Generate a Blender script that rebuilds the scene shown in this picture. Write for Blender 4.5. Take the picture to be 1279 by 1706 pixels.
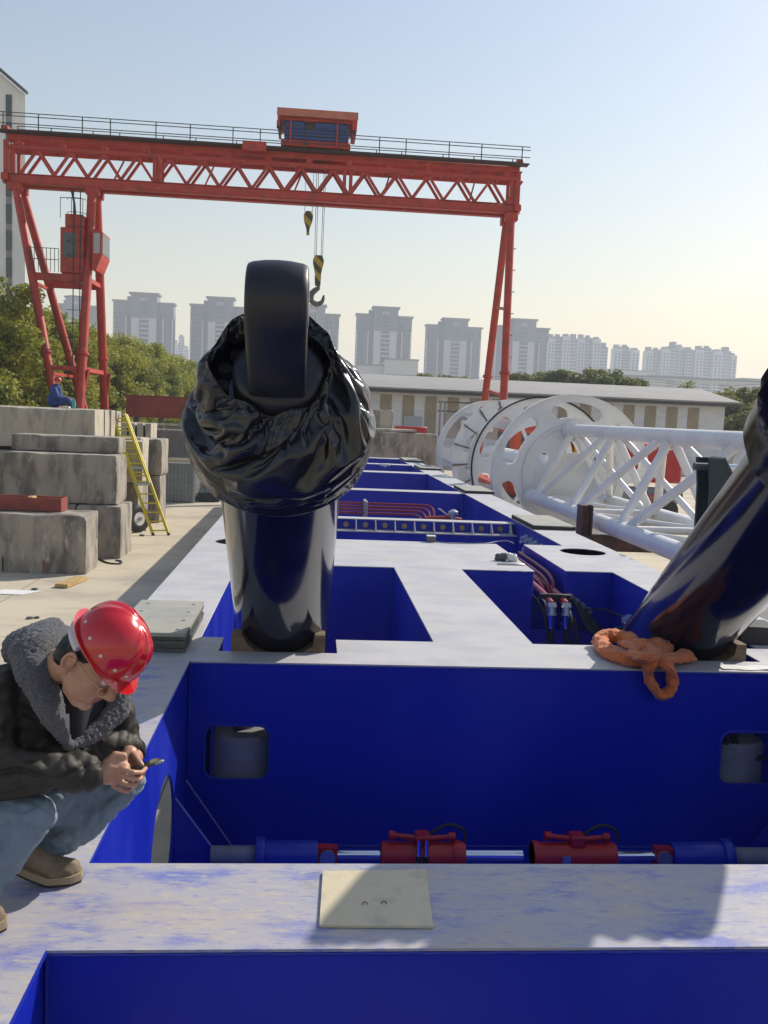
import bpy, bmesh, math, random
import numpy as np
from mathutils import Vector, Matrix, noise
random.seed(7); np.random.seed(7)
R = math.radians
SC = bpy.context.scene
COL = SC.collection
for o in list(bpy.data.objects): bpy.data.objects.remove(o)

# ------------------------------------------------------------------ camera
EYE = Vector((0, 0, 3.62))
FPX, PIT, YAW, ROL = 1530.0, R(5.95), R(4.66), R(2.37)
cF = Vector((math.sin(YAW)*math.cos(PIT), math.cos(YAW)*math.cos(PIT), -math.sin(PIT)))
_r = Vector((math.cos(YAW), -math.sin(YAW), 0)); _u = _r.cross(cF)
cR = math.cos(ROL)*_r + math.sin(ROL)*_u
cU = -math.sin(ROL)*_r + math.cos(ROL)*_u
cam = bpy.data.cameras.new('camera'); camo = bpy.data.objects.new('camera', cam); COL.objects.link(camo)
cam.sensor_fit = 'VERTICAL'; cam.sensor_height = 36.0; cam.lens = 36.0*FPX/1706.0
cam.clip_start = 0.05; cam.clip_end = 12000
camo.matrix_world = Matrix(((cR.x, cU.x, -cF.x, EYE.x), (cR.y, cU.y, -cF.y, EYE.y), (cR.z, cU.z, -cF.z, EYE.z), (0, 0, 0, 1)))
SC.camera = camo
SC.render.resolution_x = 768; SC.render.resolution_y = 1024

# ------------------------------------------------------------------ light
SUN = Vector((1.1, 0.84, 1.0)).normalized()
world = bpy.data.worlds.new('World'); SC.world = world; world.use_nodes = True
wn = world.node_tree.nodes; wl = world.node_tree.links
sky = wn.new('ShaderNodeTexSky'); sky.sky_type = 'NISHITA'; sky.sun_disc = False
sky.sun_elevation = math.asin(SUN.z); sky.sun_rotation = math.atan2(SUN.x, SUN.y)
sky.altitude = 0; sky.air_density = 2.0; sky.dust_density = 0.85; sky.ozone_density = 0.5
bg = wn['Background']; bg.inputs['Strength'].default_value = 0.098
tint = wn.new('ShaderNodeMix'); tint.data_type = 'RGBA'; tint.blend_type = 'MULTIPLY'; tint.inputs['Factor'].default_value = 1.0; tint.inputs['B'].default_value = (0.98, 0.95, 1.10, 1)
wl.new(sky.outputs[0], tint.inputs['A']); wl.new(tint.outputs['Result'], bg.inputs['Color'])
sl = bpy.data.lights.new('sun', 'SUN'); sl.energy = 4.6; sl.angle = R(0.55); sl.color = (1.0, 0.93, 0.82)
slo = bpy.data.objects.new('sun', sl); COL.objects.link(slo); slo.location = (30, 20, 40)
slo.rotation_euler = SUN.to_track_quat('Z', 'Y').to_euler()
SC.view_settings.view_transform = 'Standard'; SC.view_settings.look = 'None'
SC.view_settings.exposure = 0.25; SC.view_settings.gamma = 1.0; SC.view_settings.use_curve_mapping = False
SC.cycles.volume_bounces = 1 if hasattr(SC, 'cycles') else 0

# ------------------------------------------------------------------ helpers
def ray(x, y): return cF + cR*((x-640)/FPX) - cU*((y-853)/FPX)
def atY(x, y, Y): d = ray(x, y); return EYE + d*(Y/d.y)
def atZ(x, y, z): d = ray(x, y); return EYE + d*((z-EYE.z)/d.z)

def basis(d):
    d = Vector(d).normalized()
    a = Vector((0, 0, 1)) if abs(d.z) < 0.9 else Vector((0, 1, 0))
    u = a.cross(d).normalized(); v = d.cross(u)
    return u, v, d

class MB:
    def __init__(s): s.v = []; s.f = []
    def add(s, vs, fs):
        b = len(s.v); s.v += [Vector(p) for p in vs]; s.f += [tuple(i+b for i in f) for f in fs]; return s
    def box(s, c, h, b=0.0, M=None):
        c = Vector(c); h = Vector(h)
        if b <= 0:
            P = [Vector((x, y, z)) for x in (-1, 1) for y in (-1, 1) for z in (-1, 1)]
            vs = [Vector((p.x*h.x, p.y*h.y, p.z*h.z)) for p in P]
            fs = [(0, 1, 3, 2), (4, 6, 7, 5), (0, 4, 5, 1), (2, 3, 7, 6), (0, 2, 6, 4), (1, 5, 7, 3)]
        else:
            b = min(b, 0.49*min(h)*2)
            vs = []; ix = {}
            for sg in [(x, y, z) for x in (-1, 1) for y in (-1, 1) for z in (-1, 1)]:
                for k in range(3):
                    ix[(sg, k)] = len(vs)
                    vs.append(Vector([sg[a]*(h[a] - (0 if a == k else b)) for a in range(3)]))
            fs = []
            for k in range(3):
                o = [a for a in range(3) if a != k]
                for sk in (-1, 1):
                    q = []
                    for a, c2 in ((-1, -1), (1, -1), (1, 1), (-1, 1)):
                        sg = [0, 0, 0]; sg[k] = sk; sg[o[0]] = a; sg[o[1]] = c2; q.append(ix[(tuple(sg), k)])
                    fs.append(q)
                for l in range(k+1, 3):
                    m = 3-k-l
                    for sk in (-1, 1):
                        for sl_ in (-1, 1):
                            q = []
                            for sm, kk in ((-1, k), (1, k), (1, l), (-1, l)):
                                sg = [0, 0, 0]; sg[k] = sk; sg[l] = sl_; sg[m] = sm; q.append(ix[(tuple(sg), kk)])
                            fs.append(q)
            for sg in [(x, y, z) for x in (-1, 1) for y in (-1, 1) for z in (-1, 1)]:
                fs.append([ix[(sg, k)] for k in range(3)])
            g = []
            for f in fs:
                n = (vs[f[1]]-vs[f[0]]).cross(vs[f[2]]-vs[f[0]]); m = sum((vs[i] for i in f), Vector())
                g.append(tuple(f) if n.dot(m) > 0 else tuple(reversed(f)))
            fs = g
        if M is not None: vs = [M @ p for p in vs]
        return s.add([p+c for p in vs], fs)
    def bx(s, x0, x1, y0, y1, z0, z1, b=0.0):
        return s.box(((x0+x1)/2, (y0+y1)/2, (z0+z1)/2), (abs(x1-x0)/2, abs(y1-y0)/2, abs(z1-z0)/2), b)
    def bar(s, p0, p1, w, h, b=0.0, up=(0, 0, 1)):
        p0 = Vector(p0); p1 = Vector(p1); d = (p1-p0); L = d.length; d.normalize()
        upv = Vector(up)
        if abs(d.dot(upv)) > 0.99: upv = Vector((0, 1, 0))
        x = d.cross(upv).normalized(); z = x.cross(d)
        M = Matrix((x, d, z)).transposed()
        return s.box((p0+p1)/2, (w/2, L/2, h/2), b, M)
    def lathe(s, P, d, prof, n=24, cap=True, a0=0.0):
        u, v, d = basis(d); P = Vector(P); vs = []; fs = []
        for t, r in prof:
            for k in range(n):
                a = a0+2*math.pi*k/n; vs.append(P + d*t + (u*math.cos(a)+v*math.sin(a))*r)
        for j in range(len(prof)-1):
            for k in range(n):
                k2 = (k+1) % n; fs.append((j*n+k, j*n+k2, (j+1)*n+k2, (j+1)*n+k))
        if cap:
            fs.append(tuple(reversed(range(n)))); fs.append(tuple((len(prof)-1)*n+k for k in range(n)))
        return s.add(vs, fs)
    def tube(s, p0, p1, r0, r1=None, n=12, cap=True):
        p0 = Vector(p0); p1 = Vector(p1); r1 = r0 if r1 is None else r1
        return s.lathe(p0, p1-p0, [(0, r0), ((p1-p0).length, r1)], n, cap)
    def path(s, pts, r, n=8, closed=False, flat=1.0, rfun=None):
        pts = [Vector(p) for p in pts]; m = len(pts); u = None; vs = []; fs = []
        for i, p in enumerate(pts):
            a = pts[(i-1) % m] if (closed or i > 0) else pts[0]; b = pts[(i+1) % m] if (closed or i < m-1) else pts[-1]
            d = (b-a).normalized()
            if u is None: u = basis(d)[0]
            u = (u - d*u.dot(d)).normalized(); v = d.cross(u)
            rr = r if rfun is None else r*rfun(i/(m-1 if m > 1 else 1))
            for k in range(n):
                t = 2*math.pi*k/n; vs.append(p + (u*math.cos(t) + v*math.sin(t)*flat)*rr)
        for j in range(m if closed else m-1):
            j2 = (j+1) % m
            for k in range(n):
                k2 = (k+1) % n; fs.append((j*n+k, j*n+k2, j2*n+k2, j2*n+k))
        if not closed:
            fs.append(tuple(reversed(range(n)))); fs.append(tuple((m-1)*n+k for k in range(n)))
        return s.add(vs, fs)
    def ell(s, c, rad, M=None, nu=16, nv=10):
        vs = []; fs = []; c = Vector(c)
        rad = Vector(rad) if hasattr(rad, '__len__') else Vector((rad, rad, rad))
        vs.append(Vector((0, 0, -1)))
        for j in range(1, nv):
            a = -math.pi/2+math.pi*j/nv
            for k in range(nu):
                t = 2*math.pi*k/nu; vs.append(Vector((math.cos(a)*math.cos(t), math.cos(a)*math.sin(t), math.sin(a))))
        vs.append(Vector((0, 0, 1))); L = len(vs)-1
        for k in range(nu):
            k2 = (k+1) % nu; fs.append((0, 1+k2, 1+k)); fs.append((L, L-nu+k, L-nu+k2))
            for j in range(nv-2):
                a = 1+j*nu; fs.append((a+k, a+k2, a+nu+k2, a+nu+k))
        vs = [Vector((p.x*rad.x, p.y*rad.y, p.z*rad.z)) for p in vs]
        if M is not None: vs = [M @ p for p in vs]
        return s.add([p+c for p in vs], fs)
    def cap(s, p0, p1, r0, r1=None, n=12):
        p0 = Vector(p0); p1 = Vector(p1); r1 = r0 if r1 is None else r1
        L = (p1-p0).length; pr = []
        for k in range(4): a = math.pi/2*(1-k/4.0); pr.append((-r0*math.sin(a), max(r0*math.cos(a), r0*0.02)))
        pr.append((0, r0)); pr.append((L, r1))
        for k in range(1, 5): a = math.pi/2*k/4.0; pr.append((L+r1*math.sin(a), max(r1*math.cos(a), r1*0.02)))
        return s.lathe(p0, p1-p0 if L > 1e-6 else (0, 0, 1), pr, n)
    def prism(s, pts, ext):
        pts = [Vector(p) for p in pts]; ext = Vector(ext); n = len(pts)
        nn = Vector()
        for i in range(n): nn += (pts[i]-pts[0]).cross(pts[(i+1) % n]-pts[0])
        if nn.dot(ext) > 0: pts = list(reversed(pts))
        fs = [tuple(range(n)), tuple(reversed(range(n, 2*n)))]
        for i in range(n): j = (i+1) % n; fs.append((j, i, n+i, n+j))
        return s.add(pts+[p+ext for p in pts], fs)
    def build(s, name, mat, parent=None, local=False, smooth=38, **kw):
        me = bpy.data.meshes.new(name)
        if not local:
            if parent is not None: off = wloc(parent)
            else:
                a = np.array([tuple(p) for p in s.v]); lo = a.min(0); hi = a.max(0)
                off = Vector(((lo[0]+hi[0])/2, (lo[1]+hi[1])/2, lo[2]))
        else: off = Vector()
        me.from_pydata([tuple(p-off) for p in s.v], [], s.f)
        return link(name, me, mat, parent, None if (parent or local) else off, smooth, **kw)

def wloc(o):
    v = Vector()
    while o is not None: v += o.location; o = o.parent
    return v
def link(name, me, mat, parent=None, loc=None, smooth=38, **kw):
    me.update()
    if smooth and len(me.polygons):
        me.polygons.foreach_set('use_smooth', [True]*len(me.polygons)); me.set_sharp_from_angle(angle=R(smooth))
    if mat is not None:
        for m in (mat if isinstance(mat, (list, tuple)) else [mat]): me.materials.append(m)
    o = bpy.data.objects.new(name, me); COL.objects.link(o)
    if parent is not None: o.parent = parent
    if loc is not None: o.location = loc
    tag(o, **kw); return o
def tag(o, label=None, cat=None, group=None, kind=None):
    if label: o['label'] = label
    if cat: o['category'] = cat
    if group: o['group'] = group
    if kind: o['kind'] = kind
    return o
def thing(name, label, cat, loc=(0, 0, 0), rz=0.0, group=None):
    o = bpy.data.objects.new(name, None); COL.objects.link(o); o.location = loc; o.rotation_euler = (0, 0, rz)
    o.empty_display_size = 0.1
    return tag(o, label, cat, group)
def dup(root, loc, rz=None, label=None, group=None, scale=None):
    def cp(o, par):
        c = o.copy(); COL.objects.link(c)
        if par is not None: c.parent = par
        for ch in list(o.children): cp(ch, c)
        return c
    r = cp(root, None); r.location = loc
    if rz is not None: r.rotation_euler = (0, 0, rz)
    if scale is not None: r.scale = scale
    if label: r['label'] = label
    if group: r['group'] = group
    return r
def plate2d(outer, holes, th, M):
    """flat plate with holes: 2D loops filled by a curve, extruded th, placed by matrix M"""
    cu = bpy.data.curves.new('tmp', 'CURVE'); cu.dimensions = '2D'; cu.fill_mode = 'BOTH'; cu.extrude = th/2
    for lp in [outer]+list(holes):
        sp = cu.splines.new('POLY'); sp.points.add(len(lp)-1)
        for i, p in enumerate(lp): sp.points[i].co = (p[0], p[1], 0, 1)
        sp.use_cyclic_u = True
    o = bpy.data.objects.new('tmp', cu); COL.objects.link(o)
    dg = bpy.context.evaluated_depsgraph_get(); me = bpy.data.meshes.new_from_object(o.evaluated_get(dg))
    bpy.data.objects.remove(o); bpy.data.curves.remove(cu)
    me.transform(M)
    m = MB(); m.v = [v.co.copy() for v in me.vertices]; m.f = [tuple(p.vertices) for p in me.polygons]
    bpy.data.meshes.remove(me); return m
def weld(m, dist=1e-5):
    bm = bmesh.new(); vs = [bm.verts.new(p) for p in m.v]
    for f in m.f:
        try: bm.faces.new([vs[i] for i in f])
        except ValueError: pass
    bmesh.ops.remove_doubles(bm, verts=bm.verts, dist=dist); bmesh.ops.recalc_face_normals(bm, faces=bm.faces)
    bm.verts.index_update(); o = MB(); o.v = [v.co.copy() for v in bm.verts]; o.f = [tuple(v.index for v in f.verts) for f in bm.faces]; bm.free(); return o
def circ(cx, cy, rx, ry=None, n=28, a0=0, a1=2*math.pi):
    ry = rx if ry is None else ry
    return [(cx+rx*math.cos(a0+(a1-a0)*k/n), cy+ry*math.sin(a0+(a1-a0)*k/n)) for k in range(n)]
def rrect(x0, x1, y0, y1, r, n=6):
    out = []
    for cx, cy, a in ((x1-r, y1-r, 0), (x0+r, y1-r, 90), (x0+r, y0+r, 180), (x1-r, y0+r, 270)):
        for k in range(n+1): t = R(a+90.0*k/n); out.append((cx+r*math.cos(t), cy+r*math.sin(t)))
    return out
MXZ = Matrix(((1, 0, 0, 0), (0, 0, -1, 0), (0, 1, 0, 0), (0, 0, 0, 1)))      # plane (a,b) -> (x=a, z=b)
MYZ = Matrix(((0, 0, 1, 0), (1, 0, 0, 0), (0, 1, 0, 0), (0, 0, 0, 1)))       # plane (a,b) -> (y=a, z=b)
def T(x, y, z): return Matrix.Translation((x, y, z))
def blob(m, voxel, sm=6, fac=0.5, disp=None):
    """voxel-remesh overlapping solids into one skin, smooth it, displace it"""
    me = bpy.data.meshes.new('tmp'); me.from_pydata([tuple(p) for p in m.v], [], m.f); me.update()
    o = bpy.data.objects.new('tmp', me); COL.objects.link(o)
    a = o.modifiers.new('r', 'REMESH'); a.mode = 'VOXEL'; a.voxel_size = voxel; a.adaptivity = 0
    if sm: b = o.modifiers.new('s', 'SMOOTH'); b.factor = fac; b.iterations = sm
    dg = bpy.context.evaluated_depsgraph_get(); me2 = bpy.data.meshes.new_from_object(o.evaluated_get(dg))
    bpy.data.objects.remove(o); bpy.data.meshes.remove(me)
    out = MB(); nr = [v.normal.copy() for v in me2.vertices]
    out.v = [v.co.copy() for v in me2.vertices]; out.f = [tuple(p.vertices) for p in me2.polygons]
    if disp: out.v = [p + n*disp(p, n) for p, n in zip(out.v, nr)]
    bpy.data.meshes.remove(me2); return out
def catmull(pts, k=6, closed=False):
    pts = [Vector(p) for p in pts]; n = len(pts); out = []
    rng = n if closed else n-1
    for i in range(rng):
        g = (lambda j: pts[j % n]) if closed else (lambda j: pts[max(0, min(n-1, j))])
        p0, p1, p2, p3 = g(i-1), g(i), g(i+1), g(i+2)
        for j in range(k):
            t = j/k; out.append(0.5*((2*p1)+(p2-p0)*t+(2*p0-5*p1+4*p2-p3)*t*t+(3*p1-p0-3*p2+p3)*t**3))
    if not closed: out.append(pts[-1])
    return out

# ------------------------------------------------------------------ materials
def rgb(c): return (c[0], c[1], c[2], 1.0)
def pbr(name, col, rough=0.5, metal=0.0, col2=None, scale=3.0, amt=1.0, lo=0.4, hi=0.65, detail=5.0, stretch=(1, 1, 1), bump=0.0, bscale=30.0,
        spec=0.5, coat=0.0, coatr=0.1, rough2=None, transl=0.0, col3=None, scale3=1.0, lo3=0.55, hi3=0.7, stretch3=(1, 1, 1), objspace=False, bdist=0.01, sheen=0.0):
    m = bpy.data.materials.new(name); m.use_nodes = True; nt = m.node_tree; N = nt.nodes; L = nt.links
    p = N['Principled BSDF']; p.inputs['Base Color'].default_value = rgb(col); p.inputs['Roughness'].default_value = rough
    p.inputs['Metallic'].default_value = metal; p.inputs['Specular IOR Level'].default_value = spec
    if coat: p.inputs['Coat Weight'].default_value = coat; p.inputs['Coat Roughness'].default_value = coatr
    if sheen: p.inputs['Sheen Weight'].default_value = sheen; p.inputs['Sheen Roughness'].default_value = 0.6
    if objspace: src = N.new('ShaderNodeTexCoord').outputs['Object']
    else: src = N.new('ShaderNodeNewGeometry').outputs['Position']
    def nz(sc, st, det=detail):
        mp = N.new('ShaderNodeMapping'); mp.inputs['Scale'].default_value = st; L.new(src, mp.inputs['Vector'])
        t = N.new('ShaderNodeTexNoise'); t.inputs['Scale'].default_value = sc; t.inputs['Detail'].default_value = det; t.inputs['Roughness'].default_value = 0.6
        L.new(mp.outputs[0], t.inputs['Vector']); return t.outputs['Fac']
    def ramp(f, a, b):
        r = N.new('ShaderNodeMapRange'); r.inputs['From Min'].default_value = a; r.inputs['From Max'].default_value = b
        r.interpolation_type = 'SMOOTHSTEP'; L.new(f, r.inputs['Value']); return r.outputs[0]
    cur = None
    if col2 is not None:
        f = ramp(nz(scale, stretch), lo, hi)
        if amt != 1.0:
            mu = N.new('ShaderNodeMath'); mu.operation = 'MULTIPLY'; mu.inputs[1].default_value = amt; L.new(f, mu.inputs[0]); f = mu.outputs[0]
        mx = N.new('ShaderNodeMix'); mx.data_type = 'RGBA'; mx.inputs['A'].default_value = rgb(col); mx.inputs['B'].default_value = rgb(col2)
        L.new(f, mx.inputs['Factor']); cur = mx.outputs['Result']
        if rough2 is not None:
            mr = N.new('ShaderNodeMix'); mr.data_type = 'FLOAT'; mr.inputs['A'].default_value = rough; mr.inputs['B'].default_value = rough2
            L.new(f, mr.inputs['Factor']); L.new(mr.outputs['Result'], p.inputs['Roughness'])
    if col3 is not None:
        f = ramp(nz(scale3, stretch3), lo3, hi3)
        mx = N.new('ShaderNodeMix'); mx.data_type = 'RGBA'; mx.inputs['B'].default_value = rgb(col3)
        if cur is not None: L.new(cur, mx.inputs['A'])
        else: mx.inputs['A'].default_value = rgb(col)
        L.new(f, mx.inputs['Factor']); cur = mx.outputs['Result']
    if cur is not None: L.new(cur, p.inputs['Base Color'])
    if bump:
        bn = N.new('ShaderNodeBump'); bn.inputs['Strength'].default_value = bump; bn.inputs['Distance'].default_value = bdist
        L.new(nz(bscale, (1, 1, 1), 6.0), bn.inputs['Height']); L.new(bn.outputs[0], p.inputs['Normal'])
    if transl:
        tr = N.new('ShaderNodeBsdfTranslucent'); ad = N.new('ShaderNodeMixShader'); ad.inputs[0].default_value = transl
        if cur is not None: L.new(cur, tr.inputs['Color'])
        else: tr.inputs['Color'].default_value = rgb(col)
        L.new(p.outputs[0], ad.inputs[1]); L.new(tr.outputs[0], ad.inputs[2]); L.new(ad.outputs[0], N['Material Output'].inputs['Surface'])
    return m
BLUE = pbr('blue_paint', (0.004, 0.016, 0.36), 0.33, col2=(0.007, 0.022, 0.40), scale=1.3, detail=8, bump=0.06, bscale=7, spec=0.5, rough2=0.46, stretch=(1, 1, .5), col3=(0.020, 0.034, 0.30), scale3=5.0, lo3=.60, hi3=.78, stretch3=(1.6, 1.6, .35))
BLUE2 = pbr('blue_paint_light', (0.012, 0.028, 0.33), 0.38, bump=0.04)
DECK = pbr('deck_paint_dusty', (0.49, 0.48, 0.48), 0.55, col2=(0.41, 0.405, 0.43), scale=2.2, detail=10, stretch=(1, 1.6, 1), bump=0.10, bscale=22, col3=(0.46, 0.43, 0.37), scale3=0.9, lo3=0.5, hi3=0.75, stretch3=(1, 2, 1))
SCUFF = pbr('deck_paint_scuffed', (0.385, 0.375, 0.425), 0.5, col2=(0.11, 0.15, 0.47), scale=3.4, lo=0.47, hi=0.68, amt=0.85, detail=14, stretch=(1.0, 2.6, 1), bump=0.14, bscale=30,
            col3=(0.45, 0.40, 0.34), scale3=2.0, lo3=0.44, hi3=0.70, stretch3=(1.0, 2.2, 1))
_nt = SCUFF.node_tree; _N = _nt.nodes; _L = _nt.links; _p = _N['Principled BSDF']; _src = _p.inputs['Base Color'].links[0].from_socket
for _k, (_sc, _st, _c, _lo, _hi, _am) in enumerate(((16, (1, 4.5, 1), (0.13, 0.16, 0.46, 1), .57, .66, .45), (11, (1, 3.5, 1), (0.50, 0.45, 0.37, 1), .57, .63, .55), (60, (1, 2.5, 1), (0.50, 0.47, 0.45, 1), .55, .7, .4), (42, (1, 1.3, 1), (0.07, 0.10, 0.34, 1), .71, .75, .5), (5, (1, 1, 1), (0.17, 0.16, 0.17, 1), .66, .76, .45))):
    _g = _N.new('ShaderNodeNewGeometry'); _m = _N.new('ShaderNodeMapping'); _m.inputs['Scale'].default_value = _st; _m.inputs['Rotation'].default_value = (0, 0, .25*_k); _L.new(_g.outputs['Position'], _m.inputs[0])
    _t = _N.new('ShaderNodeTexNoise'); _t.inputs['Scale'].default_value = _sc; _t.inputs['Detail'].default_value = 12; _L.new(_m.outputs[0], _t.inputs['Vector'])
    _r = _N.new('ShaderNodeMapRange'); _r.inputs['From Min'].default_value = _lo; _r.inputs['From Max'].default_value = _hi; _r.inputs['To Max'].default_value = _am; _L.new(_t.outputs['Fac'], _r.inputs['Value'])
    _x = _N.new('ShaderNodeMix'); _x.data_type = 'RGBA'; _x.inputs['B'].default_value = _c; _L.new(_src, _x.inputs['A']); _L.new(_r.outputs[0], _x.inputs['Factor']); _src = _x.outputs['Result']
_L.new(_src, _p.inputs['Base Color'])
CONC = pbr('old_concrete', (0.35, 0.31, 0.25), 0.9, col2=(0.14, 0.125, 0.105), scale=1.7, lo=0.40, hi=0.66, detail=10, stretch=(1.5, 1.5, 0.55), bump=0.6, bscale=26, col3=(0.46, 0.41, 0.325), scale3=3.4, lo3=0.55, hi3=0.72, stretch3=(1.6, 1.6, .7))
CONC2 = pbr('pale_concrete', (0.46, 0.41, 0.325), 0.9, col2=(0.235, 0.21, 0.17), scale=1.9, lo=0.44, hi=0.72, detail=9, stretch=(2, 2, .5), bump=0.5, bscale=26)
BLACKP = pbr('black_navy_gloss', (0.005, 0.007, 0.022), 0.13, spec=0.45, coat=0.4, coatr=0.05, col2=(0.009, 0.011, 0.030), scale=3, rough2=0.19, bump=0.02, bscale=5)
TARP = pbr('black_plastic_sheet', (0.008, 0.009, 0.012), 0.15, spec=0.55, col2=(0.013, 0.014, 0.018), scale=6, rough2=0.27, bump=0.10, bscale=35)
BLACKE = pbr('greased_black', (0.010, 0.011, 0.016), 0.40, spec=0.45, col2=(0.018, 0.018, 0.022), scale=4, rough2=0.52, bump=0.06, bscale=18)
BLACK = pbr('black_rubber', (0.018, 0.018, 0.02), 0.6, bump=0.1)
DSTEEL = pbr('dark_steel', (0.07, 0.075, 0.075), 0.5, col2=(0.13, 0.125, 0.11), scale=4, bump=0.12, bscale=20)
DUSTP = pbr('dusty_steel_plate', (0.36, 0.345, 0.29), 0.65, col2=(0.29, 0.29, 0.27), scale=3, bump=0.15, bscale=30)
TANP = pbr('tan_plate', (0.58, 0.51, 0.35), 0.6, col2=(0.46, 0.41, 0.30), scale=9, lo=0.5, hi=0.7, bump=0.1, bscale=40)
WOOD = pbr('timber', (0.20, 0.14, 0.085), 0.85, col2=(0.10, 0.07, 0.045), scale=3, stretch=(1, 1, 9), bump=0.3, bscale=25)
WOODY = pbr('yellow_timber', (0.50, 0.34, 0.13), 0.75, col2=(0.36, 0.23, 0.09), scale=5, stretch=(5, 1, 1))
WHITE = pbr('white_paint', (0.74, 0.74, 0.73), 0.42, col2=(0.66, 0.66, 0.66), scale=1.5, bump=0.03)
DKGREEN = pbr('dark_green_paint', (0.012, 0.03, 0.035), 0.4)
CRANE = pbr('crane_red_paint', (0.43, 0.039, 0.018), 0.50, col2=(0.28, 0.035, 0.022), scale=1.6, lo=0.45, hi=0.68, detail=10, bump=0.10, bscale=12, col3=(0.50, 0.10, 0.06), scale3=2.6, lo3=.58, hi3=.72)
CRANED = pbr('crane_dark_deck', (0.05, 0.05, 0.045), 0.7)
RED = pbr('red_paint', (0.45, 0.018, 0.02), 0.38, col2=(0.36, 0.015, 0.018), scale=6)
OXIDE = pbr('red_oxide_primer', (0.28, 0.058, 0.04), 0.7, col2=(0.20, 0.045, 0.035), scale=2.5, bump=0.15)
BROWN = pbr('brown_steel', (0.095, 0.045, 0.035), 0.7, col2=(0.14, 0.07, 0.05), scale=5)
CHROME = pbr('chrome', (0.75, 0.76, 0.78), 0.12, metal=1.0)
STEEL = pbr('bare_steel', (0.42, 0.43, 0.45), 0.35, metal=0.8)
GREY = pbr('grey_primer', (0.26, 0.265, 0.27), 0.6, col2=(0.2, 0.2, 0.21), scale=4)
YELLOW = pbr('yellow_paint', (0.62, 0.52, 0.02), 0.5, col2=(0.45, 0.36, 0.03), scale=7, lo=0.5, hi=0.75)
MAROON = pbr('maroon_pipe', (0.20, 0.012, 0.03), 0.35)
BRASS = pbr('brass', (0.45, 0.33, 0.15), 0.4, metal=0.9)
ORANGE = pbr('orange_sling', (0.62, 0.165, 0.035), 0.85, col2=(0.45, 0.10, 0.025), scale=16, lo=0.45, hi=0.7, bump=0.5, bscale=60, sheen=0.2)
GLASS = pbr('dark_glass', (0.03, 0.04, 0.05), 0.08, spec=0.8)
WIRE = pbr('galvanised_wire', (0.36, 0.37, 0.36), 0.5, metal=0.5)
PAPER = pbr('paper', (0.7, 0.69, 0.66), 0.8)
MBLUE = pbr('machine_blue', (0.03, 0.07, 0.24), 0.5)
SALMON = pbr('faded_red_roof', (0.52, 0.17, 0.10), 0.7, col2=(0.42, 0.13, 0.08), scale=2)
def mat_ground():
    m = pbr('yard_concrete', (0.53, 0.46, 0.335), 0.88, col2=(0.40, 0.35, 0.265), scale=0.5, lo=0.42, hi=0.66, bump=0.35, bscale=12, col3=(0.29, 0.26, 0.21), scale3=1.3, lo3=0.58, hi3=0.74, stretch3=(0.35, 1, 1), detail=12)
    nt = m.node_tree; N = nt.nodes; L = nt.links; p = N['Principled BSDF']
    src = p.inputs['Base Color'].links[0].from_socket
    g = N.new('ShaderNodeNewGeometry'); b = N.new('ShaderNodeTexBrick'); b.offset = 0.0
    mp = N.new('ShaderNodeMapping'); mp.inputs['Location'].default_value = (1.3, 0.7, 0); L.new(g.outputs['Position'], mp.inputs[0]); L.new(mp.outputs[0], b.inputs['Vector'])
    b.inputs['Scale'].default_value = 1.0; b.inputs['Brick Width'].default_value = 4.2; b.inputs['Row Height'].default_value = 5.0; b.inputs['Mortar Size'].default_value = 0.012; b.inputs['Mortar Smooth'].default_value = 0.3
    mx = N.new('ShaderNodeMix'); mx.data_type = 'RGBA'; L.new(b.outputs['Fac'], mx.inputs['Factor']); L.new(src, mx.inputs['A']); mx.inputs['B'].default_value = (0.17, 0.155, 0.13, 1)
    L.new(mx.outputs['Result'], p.inputs['Base Color']); return m
GROUND = mat_ground()
# ================================================================== ground
g = MB(); g.add([(-1900, -250, 0), (1900, -250, 0), (1900, 2400, 0), (-1900, 2400, 0)], [(0, 1, 2, 3)])
g.build('ground', GROUND, local=True, kind='structure')

# ================================================================== blue base frame
CX = 1.32
XL0, XL1, XR0, XR1 = -1.34, -0.74, 3.38, 3.98
ZD, ZB, TP = 2.0, 0.75, 0.009
frame = thing('base_frame', 'long blue steel base frame with dusty white deck plates running away from the viewer', 'steel frame', (CX, 3.0, 0))
def deckp(x0, x1, y0, y1, mat=None, name='deck_plate'):
    MB().bx(x0, x1, y0, y1, ZD-TP, ZD, 0 if mat is SCUFF else .002).build(name, mat or DECK, frame)
def web(x0, x1, y0, y1, z0=ZB, z1=ZD-TP-.001, name='web_plate', mat=None):
    MB().bx(x0, x1, y0, y1, z0, z1, .003).build(name, mat or BLUE, frame)
def boxbeam(x0, x1, y0, y1, mat=None, name='cross_beam'):
    deckp(x0, x1, y0, y1, mat)
    MB().bx(x0+.006, x1-.006, y0+.007, y1-.007, ZB, ZD-TP-.001, .004).build(name, BLUE, frame)
YF = 36.0
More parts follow.
